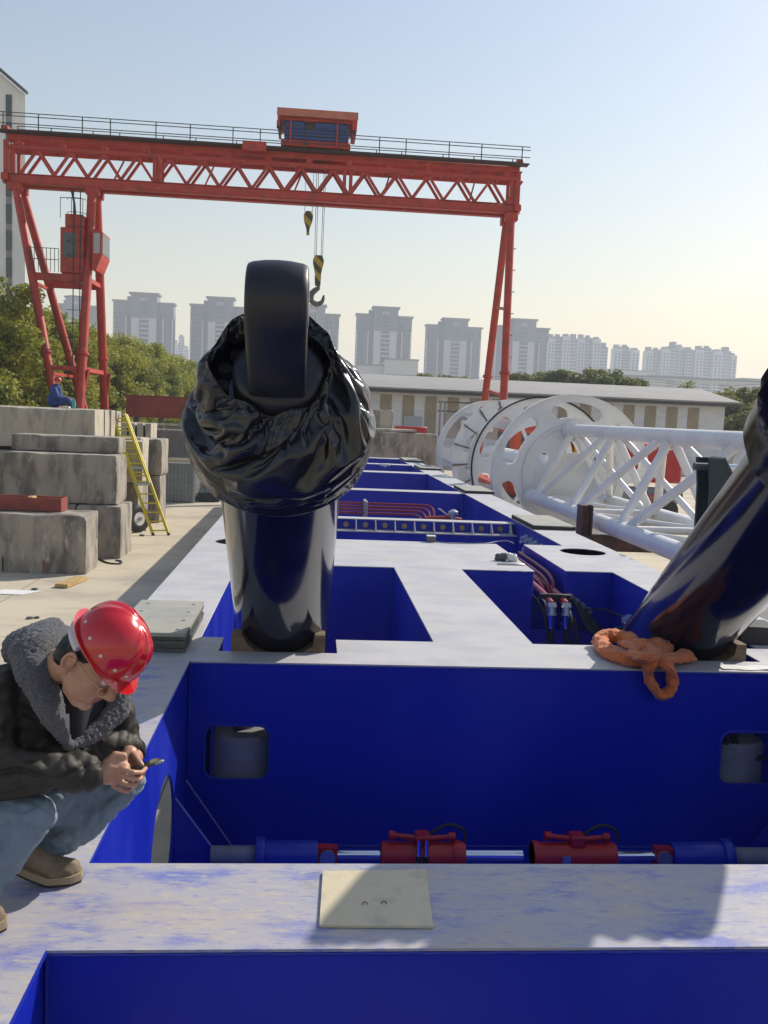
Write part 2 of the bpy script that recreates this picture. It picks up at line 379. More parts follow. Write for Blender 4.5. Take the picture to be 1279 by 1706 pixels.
# rails: outer web, inner web, bottom plate, deck plates
for sgn in (-1, 1):
    mx = lambda a, b: (a, b) if sgn < 0 else (2*CX-b, 2*CX-a)
    X0, X1 = mx(XL0, XL1)
    for y0, y1, mt in ((-1.2, 2.645, SCUFF), (2.645, 5.87, SCUFF), (5.87, 9.86, DECK), (11.92, 20.2, DECK), (20.2, 28.4, DECK), (28.4, YF, DECK)):
        deckp(X0, X1, y0, y1, mt)
    # wide platform with manhole
    P0, P1 = mx(XL0, -0.21); hx = mx(-0.86, -0.86)[0]
    slot = []
    m = plate2d([(P0+.001, 9.861), (P1-.001, 9.861), (P1-.001, 11.919), (P0+.001, 11.919)], [circ(hx, 11.4, .29, .30)], TP, T(0, 0, ZD-TP/2))
    weld(m).build('platform_plate', DECK, frame)
    q0, q1 = mx(-.745, -.225)
    web(q0, q1, 9.872, 9.888); web(q0, q1, 11.892, 11.908)
    s0, s1 = mx(-.235, -.217); web(s0, s1, 9.89, 11.89)
    o0, o1 = mx(XL0+.008, XL0+.024)
    web(o0, o1, -1.1, YF-.02, name='outer_web')
    i0, i1 = mx(XL1-.022, XL1-.006)
    if sgn < 0:
        m = plate2d([(2.66, ZB), (5.86, ZB), (5.86, ZD-TP-.001), (2.66, ZD-TP-.001)], [circ(4.93, 1.2, .41, .385)], .016, T((i0+i1)/2, 0, 0) @ MYZ)
        weld(m).build('inner_web', BLUE, frame)
        web(i0, i1, -1.1, 2.655); web(i0, i1, 5.862, 9.87)
    else:
        web(i0, i1, -1.1, 9.87)
    web(i0, i1, 11.91, YF-.02)
    b0, b1 = mx(XL0+.026, XL1-.024)
    if sgn > 0: MB().bx(b0, b1, -1.1, YF-.02, ZB, ZB+.016).build('bottom_plate', DECK, frame)
# cross beams
boxbeam(XL1, XR0, -0.7, 0.45, SCUFF)
boxbeam(XL1, XR0, 2.645, 3.18, SCUFF)
# beam with two notches for the inclined cylinders
NL = (-0.58, 0.22); NR = (2*CX-0.22, 2*CX+0.58)
m = plate2d([(XL1+.001, 5.865), (XR0-.001, 5.865), (XR0-.001, 6.51), (NR[1], 6.51), (NR[1], 6.13), (NR[0], 6.13), (NR[0], 6.51), (NL[1], 6.51), (NL[1], 6.13), (NL[0], 6.13), (NL[0], 6.51), (XL1+.001, 6.51)], [], TP, T(0, 0, ZD-TP/2))
weld(m).build('notched_deck_plate', DECK, frame)
hl = rrect(-0.635, -0.21, 1.205, 1.575, .075); hr = rrect(2*CX+.21, 2*CX+.635, 1.205, 1.575, .075)
m = plate2d([(XL1, ZB), (XR0, ZB), (XR0, ZD-TP-.001), (XL1, ZD-TP-.001)], [hl, hr], .018, T(0, 5.882, 0) @ MXZ)
weld(m).build('front_web', BLUE, frame)
for lp in (hl, hr):
    MB().path([(a, 5.874, b) for a, b in lp], .011, 6, closed=True).build('hole_rim', BLUE2, frame)
web(XL1, NL[0]-.008, 6.486, 6.502); web(NL[1]+.008, .94, 6.486, 6.502); web(1.66, NR[0]-.008, 6.486, 6.502); web(NR[1]+.008, XR0, 6.486, 6.502)
for xx in (NL[0]-.02, NL[1]+.008, NR[0]-.02, NR[1]+.008): web(xx, xx+.012, 5.893, 6.484)
MB().bx(XL1, XR0, 3.185, 5.872, ZB-.02, ZB-.002).build('floor_plate', BLUE, frame)
# centre beam and deck beyond
boxbeam(0.93, 1.67, 6.511, 9.78, DECK, 'centre_beam')
boxbeam(2*CX-2.48, 2.48, 9.781, 11.9, DECK)
web(XL1, XR0, 9.796, 9.81, ZB, 1.35); web(2.475, 2.86, 9.95, 9.965, ZB, 1.68); web(2.475, 2.86, 11.88, 11.89, ZB, 1.6)
# beam with ribbed ledge and bolts
RB = MB().bx(XL1, XR0, 14.86, 15.1, ZB, 1.93, .004).build('cross_beam', BLUE, frame)
MB().bx(XL1, XR0, 14.62, 14.86, 1.755, 1.775, .003).build('ledge_plate', DECK, frame)
MB().bx(XL1, XR0, 14.84, 15.11, 1.931, 1.946, .003).build('edge_strip', DECK, frame)
for k in range(13):
    x = -0.52+.318*k
    MB().prism([(x, 14.63, 1.776), (x, 14.858, 1.776), (x, 14.858, 1.93), (x, 14.80, 1.93)], (.016, 0, 0)).build('rib', DECK, frame)
    b = MB().lathe((x+.165, 14.858, 1.85), (0, -1, 0), [(0, .045), (.03, .045), (.03, .028), (.06, .028)], 12).build('bolt', BRASS, frame)
web(XL1, XR0, 14.64, 14.66, ZB, 1.754)
for y0, y1 in ((19.95, 20.45), (26.5, 27.2), (31.0, 31.6), (35.3, 35.95)):
    boxbeam(XL1, XR0, y0, y1)
# maroon hydraulic lines behind the ribbed beam
for k in range(4):
    z = 1.80+.05*k; y = 17.1+.12*k; xe = 2.02+.09*k
    MB().path(catmull([(-.7, y, z), (xe-.5, y, z), (xe-.1, y, z), (xe+.02, y-.05, z-.02), (xe+.06, y-.2, z-.1), (xe+.06, y-.5, z-.4)], 5), .022, 8).build('hydraulic_line', MAROON, frame)
MB().bx(1.02, 1.08, 17.0, 17.6, 1.70, 2.02, .005).build('pipe_clamp', GREY, frame)
MB().bx(-.3, -.24, 17.0, 17.6, 1.70, 2.0, .005).build('pipe_clamp', GREY, frame)
MB().path(catmull([(2.1, 16.6, 1.8), (2.5, 16.6, 1.82), (2.8, 16.7, 1.78)]), .03, 8).build('hydraulic_line', pbr('orange_line', (.4, .06, .03), .4), frame)
MB().lathe((2.62, 16.55, 1.78), (0, 0, 1), [(0, .05), (.10, .05), (.10, .09), (.16, .09), (.2, .03)], 12).build('valve', STEEL, frame)
MB().bar((2.35, 16.5, 1.99), (2.55, 16.6, 1.85), .06, .02).build('valve_handle', WHITE, frame)
# channel lines between deck A and the right platform
for k, (dx, zz) in enumerate(((0, 1.88), (.09, 1.84))):
    MB().path(catmull([(2.52+dx, 12.6, zz), (2.56+dx, 12.0, zz), (2.56+dx, 11.7, zz-.05), (2.62+dx, 11.3, zz-.1), (2.80, 10.9, zz-.12)], 5), .02, 8).build('hydraulic_line', pbr('orange_line', (.42, .055, .025), .4), frame)
for k, x in enumerate((2.57, 2.73)):
    MB().path(catmull([(x-.05, 10.9, 1.80), (x, 10.3, 1.78), (x+.02, 9.7, 1.745), (x+.03, 9.48, 1.70)], 6), .040, 10).build('hydraulic_line', pbr('pipe_red', (.34, .05, .06), .35), frame)
    MB().lathe((x+.03, 9.46, 1.72), (0, -.25, -1), [(0, .05), (.05, .058), (.05, .045), (.11, .045), (.11, .058), (.14, .058), (.14, .035)], 10).build('hose_fitting', STEEL, frame)
    MB().lathe((x+.03, 9.43, 1.58), (0, -.1, -1), [(0, .034), (.12, .034), (.14, .03)], 10).build('hose_ferrule', CHROME, frame)
    MB().path(catmull([(x+.03, 9.41, 1.45), (x+.05, 9.38, 1.2), (x+.07, 9.3, .9), (x+.06, 9.2, .7)], 5), .029, 8).build('hydraulic_hose', BLACK, frame)
MB().bx(2.50, 2.84, 9.56, 9.62, 1.72, 1.79, .006).build('pipe_bracket', BLACK, frame)
for k, (x, z) in enumerate(((2.52, 1.60), (2.80, 1.62), (2.86, 1.52))): MB().path(catmull([(x, 9.95, z+.1), (x+.01, 9.7, z+.06), (x+.03, 9.5, z-.05), (x+.05, 9.4, z-.35), (x+.04, 9.3, z-.9)], 6), .016, 8).build('hydraulic_hose', BLACK, frame)
MB().path(catmull([(2.5, 9.62, 1.73), (2.55, 9.5, 1.70), (2.60, 9.42, 1.40), (2.66, 9.3, .9)], 6), .009, 6).build('thin_pipe', STEEL, frame)
for z in (1.62, 1.40):
    MB().path(catmull([(2.86, 9.80, z), (2.95, 9.84, z+.02), (3.10, 9.82, z-.04), (3.25, 9.70, z-.01), (3.35, 9.25, z+.0)], 6), .012, 6).build('cable', BLACK, frame)
    MB().lathe((2.86, 9.85, z), (0, -1, 0), [(0, .055), (.04, .055), (.05, .03)], 12).build('cable_gland', BLUE2, frame)
    MB().lathe((3.377, 9.18, z-.01), (-1, 0, 0), [(0, .06), (.05, .06), (.05, .035), (.09, .035)], 12).build('cable_gland', pbr('gland', (.3, .34, .5), .4), frame)
    MB().path(catmull([(3.30, 9.15, z-.02), (3.31, 8.9, z-.12), (3.33, 8.6, z-.4)], 5), .012, 6).build('cable', STEEL, frame)
for k in range(7):
    y = 13.9-.32*(k % 4)-(.15 if k > 3 else 0); z = 1.83-.14*(k // 4)
    MB().lathe((3.377, y, z), (-1, 0, 0), [(0, .055), (.05, .055), (.05, .03), (.10, .03)], 12).build('pipe_stub', pbr('gland', (.3, .34, .5), .4), frame)
    MB().path(catmull([(3.29, y, z), (3.25, y-.08, z-.06), (3.29, y-.25, z)], 5), .014, 6).build('cable', pbr('gland', (.3, .34, .5), .4), frame)
for k in range(4):
    x = 2.92+.07*k; MB().path(catmull([(x, 9.85, 1.72-.05*k), (x+.02, 9.70, 1.66-.06*k), (x+.12, 9.45, 1.42-.05*k), (x+.2, 9.15, 1.50-.04*k), (3.37, 8.95-.1*k, 1.62-.06*k)], 7), .017, 8).build('hydraulic_hose', BLACK, frame)
    MB().lathe((x, 9.872, 1.72-.05*k), (0, -1, -.1), [(0, .035), (.05, .035), (.05, .026), (.10, .026)], 10).build('hose_fitting', STEEL, frame)
for k in range(3):
    z = 1.90-.045*k; MB().path(catmull([(2.78-.06*k, 11.85, z), (2.78-.06*k, 10.6, z), (2.76-.05*k, 10.1, z-.03), (2.74-.05*k, 9.9, z-.12), (2.73-.05*k, 9.8, z-.30)], 6), .021, 8).build('hydraulic_line', MAROON, frame)
# gussets in the near box
for y, zt, xe in ((5.33, 1.31, -.36), (5.80, 1.23, -.44)):
    MB().prism([(XL1-.004, y, ZB), (xe, y, ZB), (xe, y, ZB+.03), (XL1-.004, y, zt)], (0, .014, 0)).build('gusset', BLUE, frame)
    MB().bar((XL1, y-.002, zt+.004), (xe+.004, y-.002, ZB+.036), .020, .006).build('gusset_edge', pbr('pale_edge', (.16, .19, .50), .4), frame)  # lighter blue strip so that the gusset edge stands out
    xm = 2*CX
    MB().prism([(xm-XL1+.004, y, ZB), (xm-xe, y, ZB), (xm-xe, y, ZB+.03), (xm-XL1+.004, y, zt)], (0, .014, 0)).build('gusset', BLUE, frame)
# painted edge lips (rolled plate edge catching light)
MB().bar((XL1+.003, 3.19, ZD-.006), (XL1+.003, 5.86, ZD-.006), .007, .010).build('edge_bead', BLUE2, frame)
MB().bar((XL1+.003, .46, ZD-.006), (XL1+.003, 2.64, ZD-.006), .007, .010).build('edge_bead', BLUE2, frame)

def bead(p0, p1, r=.007):
    p0 = Vector(p0); p1 = Vector(p1); n = max(6, int((p1-p0).length/.05)); MB().path([p0.lerp(p1, i/n)+Vector((0, 0, .0015*math.sin(i*2.1))) for i in range(n+1)], r, 6, rfun=lambda t: 1+.25*math.sin(t*n*3.3)).build('weld_bead', BLUE2, frame)
bead((XL1, 5.869, ZD-TP-.008), (XR0, 5.869, ZD-TP-.008)); bead((XL1+.004, 5.868, ZB), (XL1+.004, 5.868, ZD-TP)); bead((XL1, 2.649, ZD-TP-.008), (XR0, 2.649, ZD-TP-.008), .006)
bead((XL1+.004, 2.648, ZB), (XL1+.004, 2.648, ZD-TP), .006); bead((.936, 6.52, ZD-TP-.006), (.936, 9.77, ZD-TP-.006)); bead((1.664, 6.52, ZD-TP-.006), (1.664, 9.77, ZD-TP-.006)); bead((XL1, 9.786, ZD-TP-.006), (2.47, 9.786, ZD-TP-.006), .006); bead((XL1, 5.868, ZB+.006), (XR0, 5.868, ZB+.006))
for hx_ in (-.40, 2*CX+.40):
    MB().lathe((hx_, 6.20, .76), (0, 0, 1), [(0, .27), (.68, .27), (.70, .25), (.70, .08), (.78, .08)], 40).build('pivot_housing', GREY, frame)
for k in range(4): MB().path(catmull([(2.86+.03*k, 6.0-.02*k, 1.60), (2.93+.03*k, 5.97, 1.46), (3.08+.02*k, 5.96, 1.38-.01*k), (3.36, 5.98, 1.37)], 6), .009, 6).build('cable', BLACK, frame)
# ---- hydraulic rams lying across the near box
def ram(name, label, parts, y=5.30, z=.975):
    x0 = min(p[1] for p in parts); x1 = max(p[2] for p in parts)
    t = thing(name, label, 'hydraulic ram', ((x0+x1)/2, y, ZB), group='rams lying across the near box of the frame')
    for (nm, a, b, r, mt) in parts:
        if nm == 'clevis':
            MB().prism([(x, yy, zz) for x, yy, zz in [(a, y-.03, z-r), (b, y-.03, z-r*.9), (b+(.0), y-.03, z+r*.9), (a, y-.03, z+r)]], (0, .06, 0)).build('clevis', mt, t)
            MB().lathe(((a+b)/2, y-.05, z), (0, 1, 0), [(0, r*.8), (.10, r*.8)], 16).build('pin', STEEL, t)
        else:
            pr = [(0, r*.96), (.01, r), (b-a-.01, r), (b-a, r*.96)]
            MB().lathe((a, y, z), (1, 0, 0), pr, 24).build(nm, mt, t)
    return t
REDP = RED
rA = ram('hydraulic_ram', 'blue ram with grey rod at the left end of the near box', [('rod', -.52, -.25, .052, GREY), ('barrel', -.25, .115, .085, BLUE2), ('collar', -.255, -.20, .105, BLUE2), ('clevis', .115, .235, .06, RED)])
rB = ram('hydraulic_ram', 'red ram with hose block, left of the bright rod in the middle', [('rod', .235, .50, .032, CHROME), ('barrel', .50, 1.01, .082, RED), ('collar', .93, .985, .09, RED), ('rod', 1.01, 1.37, .036, CHROME)])
rC = ram('hydraulic_ram', 'red ram with plain red block, right of the bright rod in the middle', [('barrel', 1.43, 1.95, .082, RED), ('collar', 1.43, 1.47, .09, RED), ('rod', 1.95, 2.20, .032, CHROME)])
rD = ram('hydraulic_ram', 'blue ram with grey rod at the right end of the near box', [('clevis', 2.20, 2.31, .06, RED), ('barrel', 2.31, 2.69, .085, BLUE2), ('collar', 2.63, 2.69, .105, BLUE2), ('rod', 2.69, 3.0, .052, GREY)])
for t, xc in ((rB, .74), (rC, 1.70)):
    MB().bx(xc-.04, xc+.05, 5.25, 5.35, 1.045, 1.115, .008).build('valve_block', RED, t)
    MB().lathe((xc-.04, 5.30, 1.085), (-1, 0, .12), [(0, .018), (.12, .016), (.12, .026), (.16, .026)], 10).build('valve_arm', RED, t)
    MB().lathe((xc+.05, 5.30, 1.08), (1, 0, .10), [(0, .018), (.12, .016), (.12, .026), (.16, .026)], 10).build('valve_arm', RED, t)
    MB().path(catmull([(xc+.05, 5.33, 1.09), (xc+.16, 5.34, 1.15), (xc+.26, 5.34, 1.12), (xc+.28, 5.33, 1.05)], 6), .011, 6).build('hose', BLACK, t)
for dx in (0, .045):
    MB().lathe((.72+dx, 5.235, 1.10), (0, -.2, -1), [(0, .014), (.10, .014)], 8).build('fitting', CHROME, rB)
    MB().lathe((.72+dx, 5.215, 1.01), (0, -.1, -1), [(0, .017), (.12, .017)], 8).build('hose_end', BLACK, rB)
MB().bx(1.60, 1.65, 5.212, 5.22, .96, 1.01).build('name_plate', STEEL, rC)

# ================================================================== inclined cylinders
AD = Vector((0, -.782, .623)).normalized(); AN = Vector((0, .623, .782)); AX = Vector((1, 0, 0))
def sheet_sim(A0):
    """drape a sheet round the flange: cloth pushed down the rod and twisted so that it folds"""
    co = weld(MB().lathe(A0, AD, [(1.60, .342), (1.76, .342), (1.775, .455), (1.79, .468), (1.96, .468), (1.985, .45), (2.0, .37), (2.21, .36), (2.235, .33), (2.24, .235), (2.36, .215)], 48)).build('tmp', None, None, local=True)
    co.modifiers.new('c', 'COLLISION'); co.collision.thickness_outer = .006; co.collision.thickness_inner = .05; co.collision.cloth_friction = 18
    prof = [(1.70, .352), (1.74, .362), (1.755, .43), (1.775, .474), (1.82, .479), (1.90, .482), (1.98, .484), (2.08, .484), (2.18, .478), (2.28, .468), (2.38, .44), (2.46, .40), (2.52, .36), (2.56, .33)]
    prof = catmull([Vector((a, b, 0)) for a, b in prof], 6); n = len(prof); NU = 220; vs = []; fs = []
    for j, q in enumerate(prof):
        fj = j/(n-1)
        for k in range(NU):
            a = 2*math.pi*k/NU; ca, sa = math.cos(a), math.sin(a); b = max(0, min(1, (fj-.45)/.3)); left = max(0, -ca)
            t_ = q.x+b*(.10*max(0, sa)+.05*noise.noise(Vector((ca*1.7, sa*1.7, 3.3)))); r_ = q.y+b*.03*max(0, sa)+.05*left*max(0, (fj-.8)/.2)
            p = A0+AD*t_+(AX*ca+AN*sa)*r_; vs.append(p+(AX*ca+AN*sa)*.014*noise.noise(p*9))
    for j in range(n-1):
        for k in range(NU): k2 = (k+1) % NU; fs.append((j*NU+k, j*NU+k2, (j+1)*NU+k2, (j+1)*NU+k))
    o = MB().add(vs, fs).build('tmp', None, None, local=True)
    vg = o.vertex_groups.new(name='pin'); [vg.add([j*NU+k for k in range(NU)], max(.12, min(1, 1-(prof[j].x-1.79)/.12)), 'REPLACE') for j in range(n-2) if prof[j].x < 1.90]; vg.add([(n-1)*NU+k for k in range(NU)], .9, 'REPLACE')
    o.shape_key_add(name='base'); sk = o.shape_key_add(name='push')
    for j in (n-2, n-1):
        for k in range(NU):
            d = vs[j*NU+k]-A0; tt = d.dot(AD); rad = Matrix.Rotation(R(17), 3, AD) @ (d-AD*tt); left = max(0, -rad.normalized().x)
            nn = rad.normalized().dot(AN); rt = .235+.10*max(0, nn)+.10*left*(1-abs(nn)); sk.data[j*NU+k].co = A0+AD*(2.355+.06*nn+.02*math.sin(k*.2)+(.012 if j == n-1 else 0))+rad.normalized()*(rt+(.02 if j == n-2 else 0))
    sk.value = 0; sk.keyframe_insert('value', frame=1); sk.value = 1; sk.keyframe_insert('value', frame=14)
    cl = o.modifiers.new('cloth', 'CLOTH'); c = cl.settings; c.quality = 5; c.mass = .25; c.vertex_group_mass = 'pin'; c.tension_stiffness = 30; c.compression_stiffness = 30; c.shear_stiffness = 12; c.bending_stiffness = .6; c.bending_damping = 1; c.air_damping = 3
    c.shrink_min = -.035; c.shrink_max = -.035; c.effector_weights.gravity = .35; cl.collision_settings.collision_quality = 3; cl.collision_settings.distance_min = .006
    cl.point_cache.frame_start = 1; cl.point_cache.frame_end = 24; fe = SC.frame_end; SC.frame_start = 1; SC.frame_end = 24
    ss = o.modifiers.new('s', 'SUBSURF'); ss.levels = 1
    for f in range(1, 25): SC.frame_set(f)
    dg = bpy.context.evaluated_depsgraph_get(); me = bpy.data.meshes.new_from_object(o.evaluated_get(dg))
    bpy.data.objects.remove(o); bpy.data.objects.remove(co); SC.frame_set(1); SC.frame_end = fe
    return me
def incl(xc, label, tlabel, mirror):
    A0 = Vector((xc, 6.352, 2.316)); t = thing('inclined_cylinder', label, 'hydraulic cylinder', A0+AD*-1.3, group='two big black cylinders leaning towards the viewer')
    Rb = .340
    MB().lathe(A0, AD, [(-1.3, Rb-.02), (-1.28, Rb), (1.86, Rb)], 72).build('barrel', BLACKP, t)
    AF = A0+AD*(.12 if mirror else .07); rf = -.03 if mirror else 0
    MB().lathe(AF, AD, [(1.78, .455+rf), (1.795, .470+rf), (1.90, .470+rf), (1.915, .455+rf)], 72).build('flange', BLACKP, t)
    MB().lathe(AF, AD, [(1.70, .33), (1.90, .36), (2.20, .36), (2.215, .345)], 64).build('gland', BLACKP, t)
    MB().lathe(AF, AD, [(2.20, .222), (2.325, .222), (2.345, .212), (2.36, .185)], 56).build('rod_boss', BLACKE, t)
    for k in range(16):
        a = 2*math.pi*k/16+.1; p = AF+AD*2.214+(AX*math.cos(a)+AN*math.sin(a))*.275
        MB().lathe(p, AD, [(0, .034), (.035, .034), (.035, .020), (.028, .020)], 12).build('bolt', BLACK, t)
    # rod eye: barrel shaped lug with rounded end, eye axis across
    m = MB(); n = 40; prof = []
    outl = []
    for k in range(25):
        a = -math.pi/2+math.pi*k/24; outl.append((2.85+.185*math.cos(a), .185*math.sin(a)))
    outl = [(2.30, -.185)]+outl+[(2.30, .185)]
    W = .134; rows = [(-1, .80), (-.985, .86), (-.94, .905), (-.8, .945), (-.4, .987), (0, 1.0), (.4, .987), (.8, .945), (.94, .905), (.985, .86), (1, .80)]
    vs = []; fs = []
    for sx, sc in rows:
        for (tt, nn) in outl:
            c = 2.85 if tt > 2.85 else tt
            vs.append(A0+AX*(sx*W)+AD*(c+(tt-c)*sc)+AN*(nn*sc))
    L = len(outl)
    for j in range(len(rows)-1):
        for k in range(L):
            k2 = (k+1) % L; fs.append((j*L+k, (j+1)*L+k, (j+1)*L+k2, j*L+k2))
    fs.append(tuple(range(L))); fs.append(tuple(reversed(range((len(rows)-1)*L, len(rows)*L))))
    m.add(vs, fs); e = weld(m).build('rod_eye', BLACKE, t, smooth=50)
    MB().lathe(A0+AD*2.85-AX*(W+.004), AX, [(0, .10), (2*W+.008, .10)], 32).build('eye_bush', STEEL, e)
    # plastic sheet wrapped round the flange
    if not mirror:
        me = sheet_sim(AF)
        lo = min(v.co.z for v in me.vertices); off = Vector((A0.x, A0.y-1.5, lo)); me.transform(Matrix.Translation(-off))
        link('plastic_sheet', me, TARP, None, off, 75, label=tlabel, cat='plastic sheet', group='black plastic sheets on the cylinders')
    else:
        NU = 240
        prof = catmull([Vector((a, b, 0)) for a, b in [(1.80, .346), (1.865, .360), (1.888, .40), (1.905, .442), (1.92, .448), (2.0, .450), (2.1, .46), (2.25, .482), (2.4, .48), (2.56, .47), (2.60, .44)]], 9); NVV = len(prof); vs = []; fs = []
        for j, q in enumerate(prof):
            fj = j/(NVV-1); tz = max(0, min(1, (q.x-2.15)/.1))
            for k in range(NU):
                a = 2*math.pi*k/NU; d = AX*math.cos(a)+AN*math.sin(a); tri = abs(((a*26/(2*math.pi)) % 1)*2-1)-.6  # teeth added to the unseen outer end to cast a sawtooth shadow
                p = A0+AD*(q.x+.05*tz*tri*max(0, (q.x-2.4)/.2))+d*(q.y+tz*.095*tri); vs.append(p+d*.012*noise.noise(p*6)*(1-tz))
        for j in range(NVV-1):
            for k in range(NU): k2 = (k+1) % NU; fs.append((j*NU+k, j*NU+k2, (j+1)*NU+k2, (j+1)*NU+k))
        MB().add(vs, fs).build('plastic_sheet', TARP, None, smooth=60, label=tlabel, cat='plastic sheet', group='black plastic sheets on the cylinders')
    # timber saddle
    s = []; y0 = 6.285
    x0, x1 = xc-.33, xc+.305; zt = 2.118
    pts = [(x0, y0, 1.88), (x1, y0, 1.88), (x1, y0, zt), (x1-.07, y0, zt)]
    for k in range(13):
        a = R(-42+84*k/12.0); pts.append((xc+.33*math.sin(-a), y0, 2.30-.345*math.cos(a)))
    pts = [(px_, py_, min(pz_, zt)) for px_, py_, pz_ in pts]; pts += [(x0+.07, y0, zt), (x0, y0, zt)]
    MB().bx(x0-.08, x1+.10, 6.13, 6.40, 1.858, 1.878).build('saddle_bracket', BLUE, frame)
    MB().prism(pts, (0, -.14, 0)).build('timber_saddle', WOOD, None, label='notched timber saddle under the %s black cylinder' % ('right' if mirror else 'left'), cat='timber block', group='timber saddles under the cylinders', smooth=30)
    return t
incl(-.170, 'black cylinder at the left of the frame, rod eye pointing up at the viewer', 'crumpled black plastic sheet wrapped round the left cylinder flange', False)
incl(2.81, 'black cylinder at the right edge, leaning out of the picture above the orange sling', 'black plastic sheet round the right cylinder, cut by the picture edge', True)

# ---- orange sling
def zp(x, y, z=2.0): return atZ(x, y, z)
sl_m = MB()
def sleeve(ctrl, r, sd, closed=True, k=14, n=30, flat=.7):
    pts = catmull(ctrl, k, closed=closed); m = len(pts); u = None; vs = []; fs = []; L = 0
    for i, p in enumerate(pts):
        a_ = pts[(i-1) % m] if (closed or i > 0) else pts[0]; b_ = pts[(i+1) % m] if (closed or i < m-1) else pts[-1]
        d = (b_-a_).normalized(); L += (p-pts[i-1]).length if i else 0
        if u is None: u = Vector((0, 0, 1)).cross(d).normalized()
        up = Vector((0, 0, 1)); u = (u-d*u.dot(d)).normalized(); v = d.cross(u); tw = .5*noise.noise(Vector((L*3, sd, 0)))*2
        w = 1.0+.38*noise.noise(Vector((L*9, sd, 2)))+.10*noise.noise(Vector((L*40, sd, 5)))
        for q in range(n):
            t = 2*math.pi*q/n+tw; c_, s_ = math.cos(t), math.sin(t)
            rid = (1-min(1, abs(noise.noise(Vector((c_*2.3, s_*2.3, L*7+sd))))*3.2)); bun = (1-min(1, abs(noise.noise(Vector((c_*.9+sd, s_*.9, L*26))))*3.0))
            vs.append(p+(u*c_+v*s_*flat)*r*w*(1+.16*noise.noise(Vector((c_*1.6, s_*1.6, L*14+sd))))-(u*c_+v*s_)*(.011*rid+.007*bun))
    for j in range(m if closed else m-1):
        j2 = (j+1) % m
        for q in range(n): q2 = (q+1) % n; fs.append((j*n+q, j*n+q2, j2*n+q2, j2*n+q))
    if not closed: fs.append(tuple(reversed(range(n)))); fs.append(tuple((m-1)*n+q for q in range(n)))
    sl_m.add(vs, fs)
A = [zp(1000, 1068, 2.05), zp(1018, 1058, 2.08), zp(1046, 1064, 2.07), zp(1072, 1076, 2.08), zp(1096, 1072, 2.09), zp(1106, 1086, 2.07), zp(1082, 1097, 2.06), zp(1048, 1097, 2.05), zp(1016, 1086, 2.05)]
sleeve(A, .066, 1.0)
sleeve([zp(1040, 1072, 2.07), zp(1066, 1084, 2.10), zp(1092, 1100, 2.085), zp(1120, 1096, 2.07), zp(1150, 1092, 2.045)], .062, 5.0, closed=False, flat=.55)
sleeve([zp(1080, 1110, 2.055), atY(1080, 1124, 5.80), atY(1087, 1144, 5.785), atY(1102, 1158, 5.785), atY(1118, 1148, 5.785), atY(1120, 1126, 5.80), zp(1112, 1110, 2.06), zp(1092, 1098, 2.09)], .056, 9.0)
sleeve([zp(1058, 1090, 2.10), zp(1076, 1096, 2.13), zp(1090, 1092, 2.12), zp(1082, 1080, 2.12), zp(1066, 1080, 2.11)], .052, 12.0)
sl_m.build('sling', ORANGE, None, smooth=80, label='orange textile sling knotted and hanging over the blue beam edge', cat='sling')

# ---- loose things on the frame
p = MB(); q = [atZ(532, 1546, 2.0), atZ(722, 1548, 2.0), atZ(710, 1453, 2.0), atZ(538, 1455, 2.0)]
p.prism([(a.x, a.y, 2.002) for a in q], (0, 0, .008)); tp = p.build('cover_plate', TANP, None, label='square tan metal cover plate lying on the near cross beam', cat='metal plate')
for x, y in ((608, 1507), (640, 1506)):
    a = atZ(x, y, 2.01); MB().path(catmull([a+Vector((-.009, 0, 0)), a+Vector((-.005, .004, .006)), a+Vector((.005, .006, .005)), a+Vector((.009, .002, 0))], 4), .0016, 6).build('lifting_loop', BROWN, tp)
# stack of steel plates with bolt holes on the left rail
for k in range(5):
    o = .012*math.sin(k*2.3); z0 = 2.002+k*.027
    if k == 4: x0, x1, y0, y1 = -1.27, -.79, 6.05, 7.10
    else: x0, x1, y0, y1 = -1.27+o, -.795+o*.4, 6.06+o, 7.08+o
    hs = [circ(x1-.07, y0+.10+.275*j, .016, n=12) for j in range(4)]+[circ(x0+.07, y0+.10+.275*j, .016, n=12) for j in range(4)]
    m = weld(plate2d([(x0, y0), (x1, y0), (x1, y1), (x0, y1)], hs, .0255, T(0, 0, z0+.013)))
    m.build('steel_plate', DUSTP if k == 4 else DSTEEL, None, label=('topmost drilled steel plate of the stack behind the red helmet' if k == 4 else 'dark steel plate in the stack behind the red helmet, number %s from the bottom' % ('one', 'two', 'three', 'four')[k]), cat='steel plate', group='stacked steel plates on the left rail')
PADL = ('nearest', 'second', 'third', 'farthest')
for k, (y0, y1) in enumerate(((13.65, 15.2), (20.0, 21.6), (28.5, 30.3), (33.2, 35.4))):
    t = thing('packing_pad', 'black rubber edged packing pad on the right rail, %s of four' % PADL[k], 'pad', (3.72, (y0+y1)/2, 2.0), group='packing pads on the right rail')
    MB().bx(3.40, 4.06, y0, y1, 2.002, 2.055, .004).build('rubber_pad', BLACK, t)
    MB().bx(3.405, 4.055, y0+.005, y1-.005, 2.056, 2.066, .002).build('top_plate', DUSTP, t)
t = thing('sensor_block', 'small dark box standing on the middle deck plate', 'box', (1.19, 11.75, 2.0))
a = atZ(718, 903, 2.0); t.location = a
MB().bx(a.x-.055, a.x+.055, a.y-.04, a.y+.04, 2.001, 2.075, .006).build('box_body', DSTEEL, t); MB().bx(a.x-.06, a.x+.06, a.y-.045, a.y+.045, 2.076, 2.088, .003).build('lid', PAPER, t)
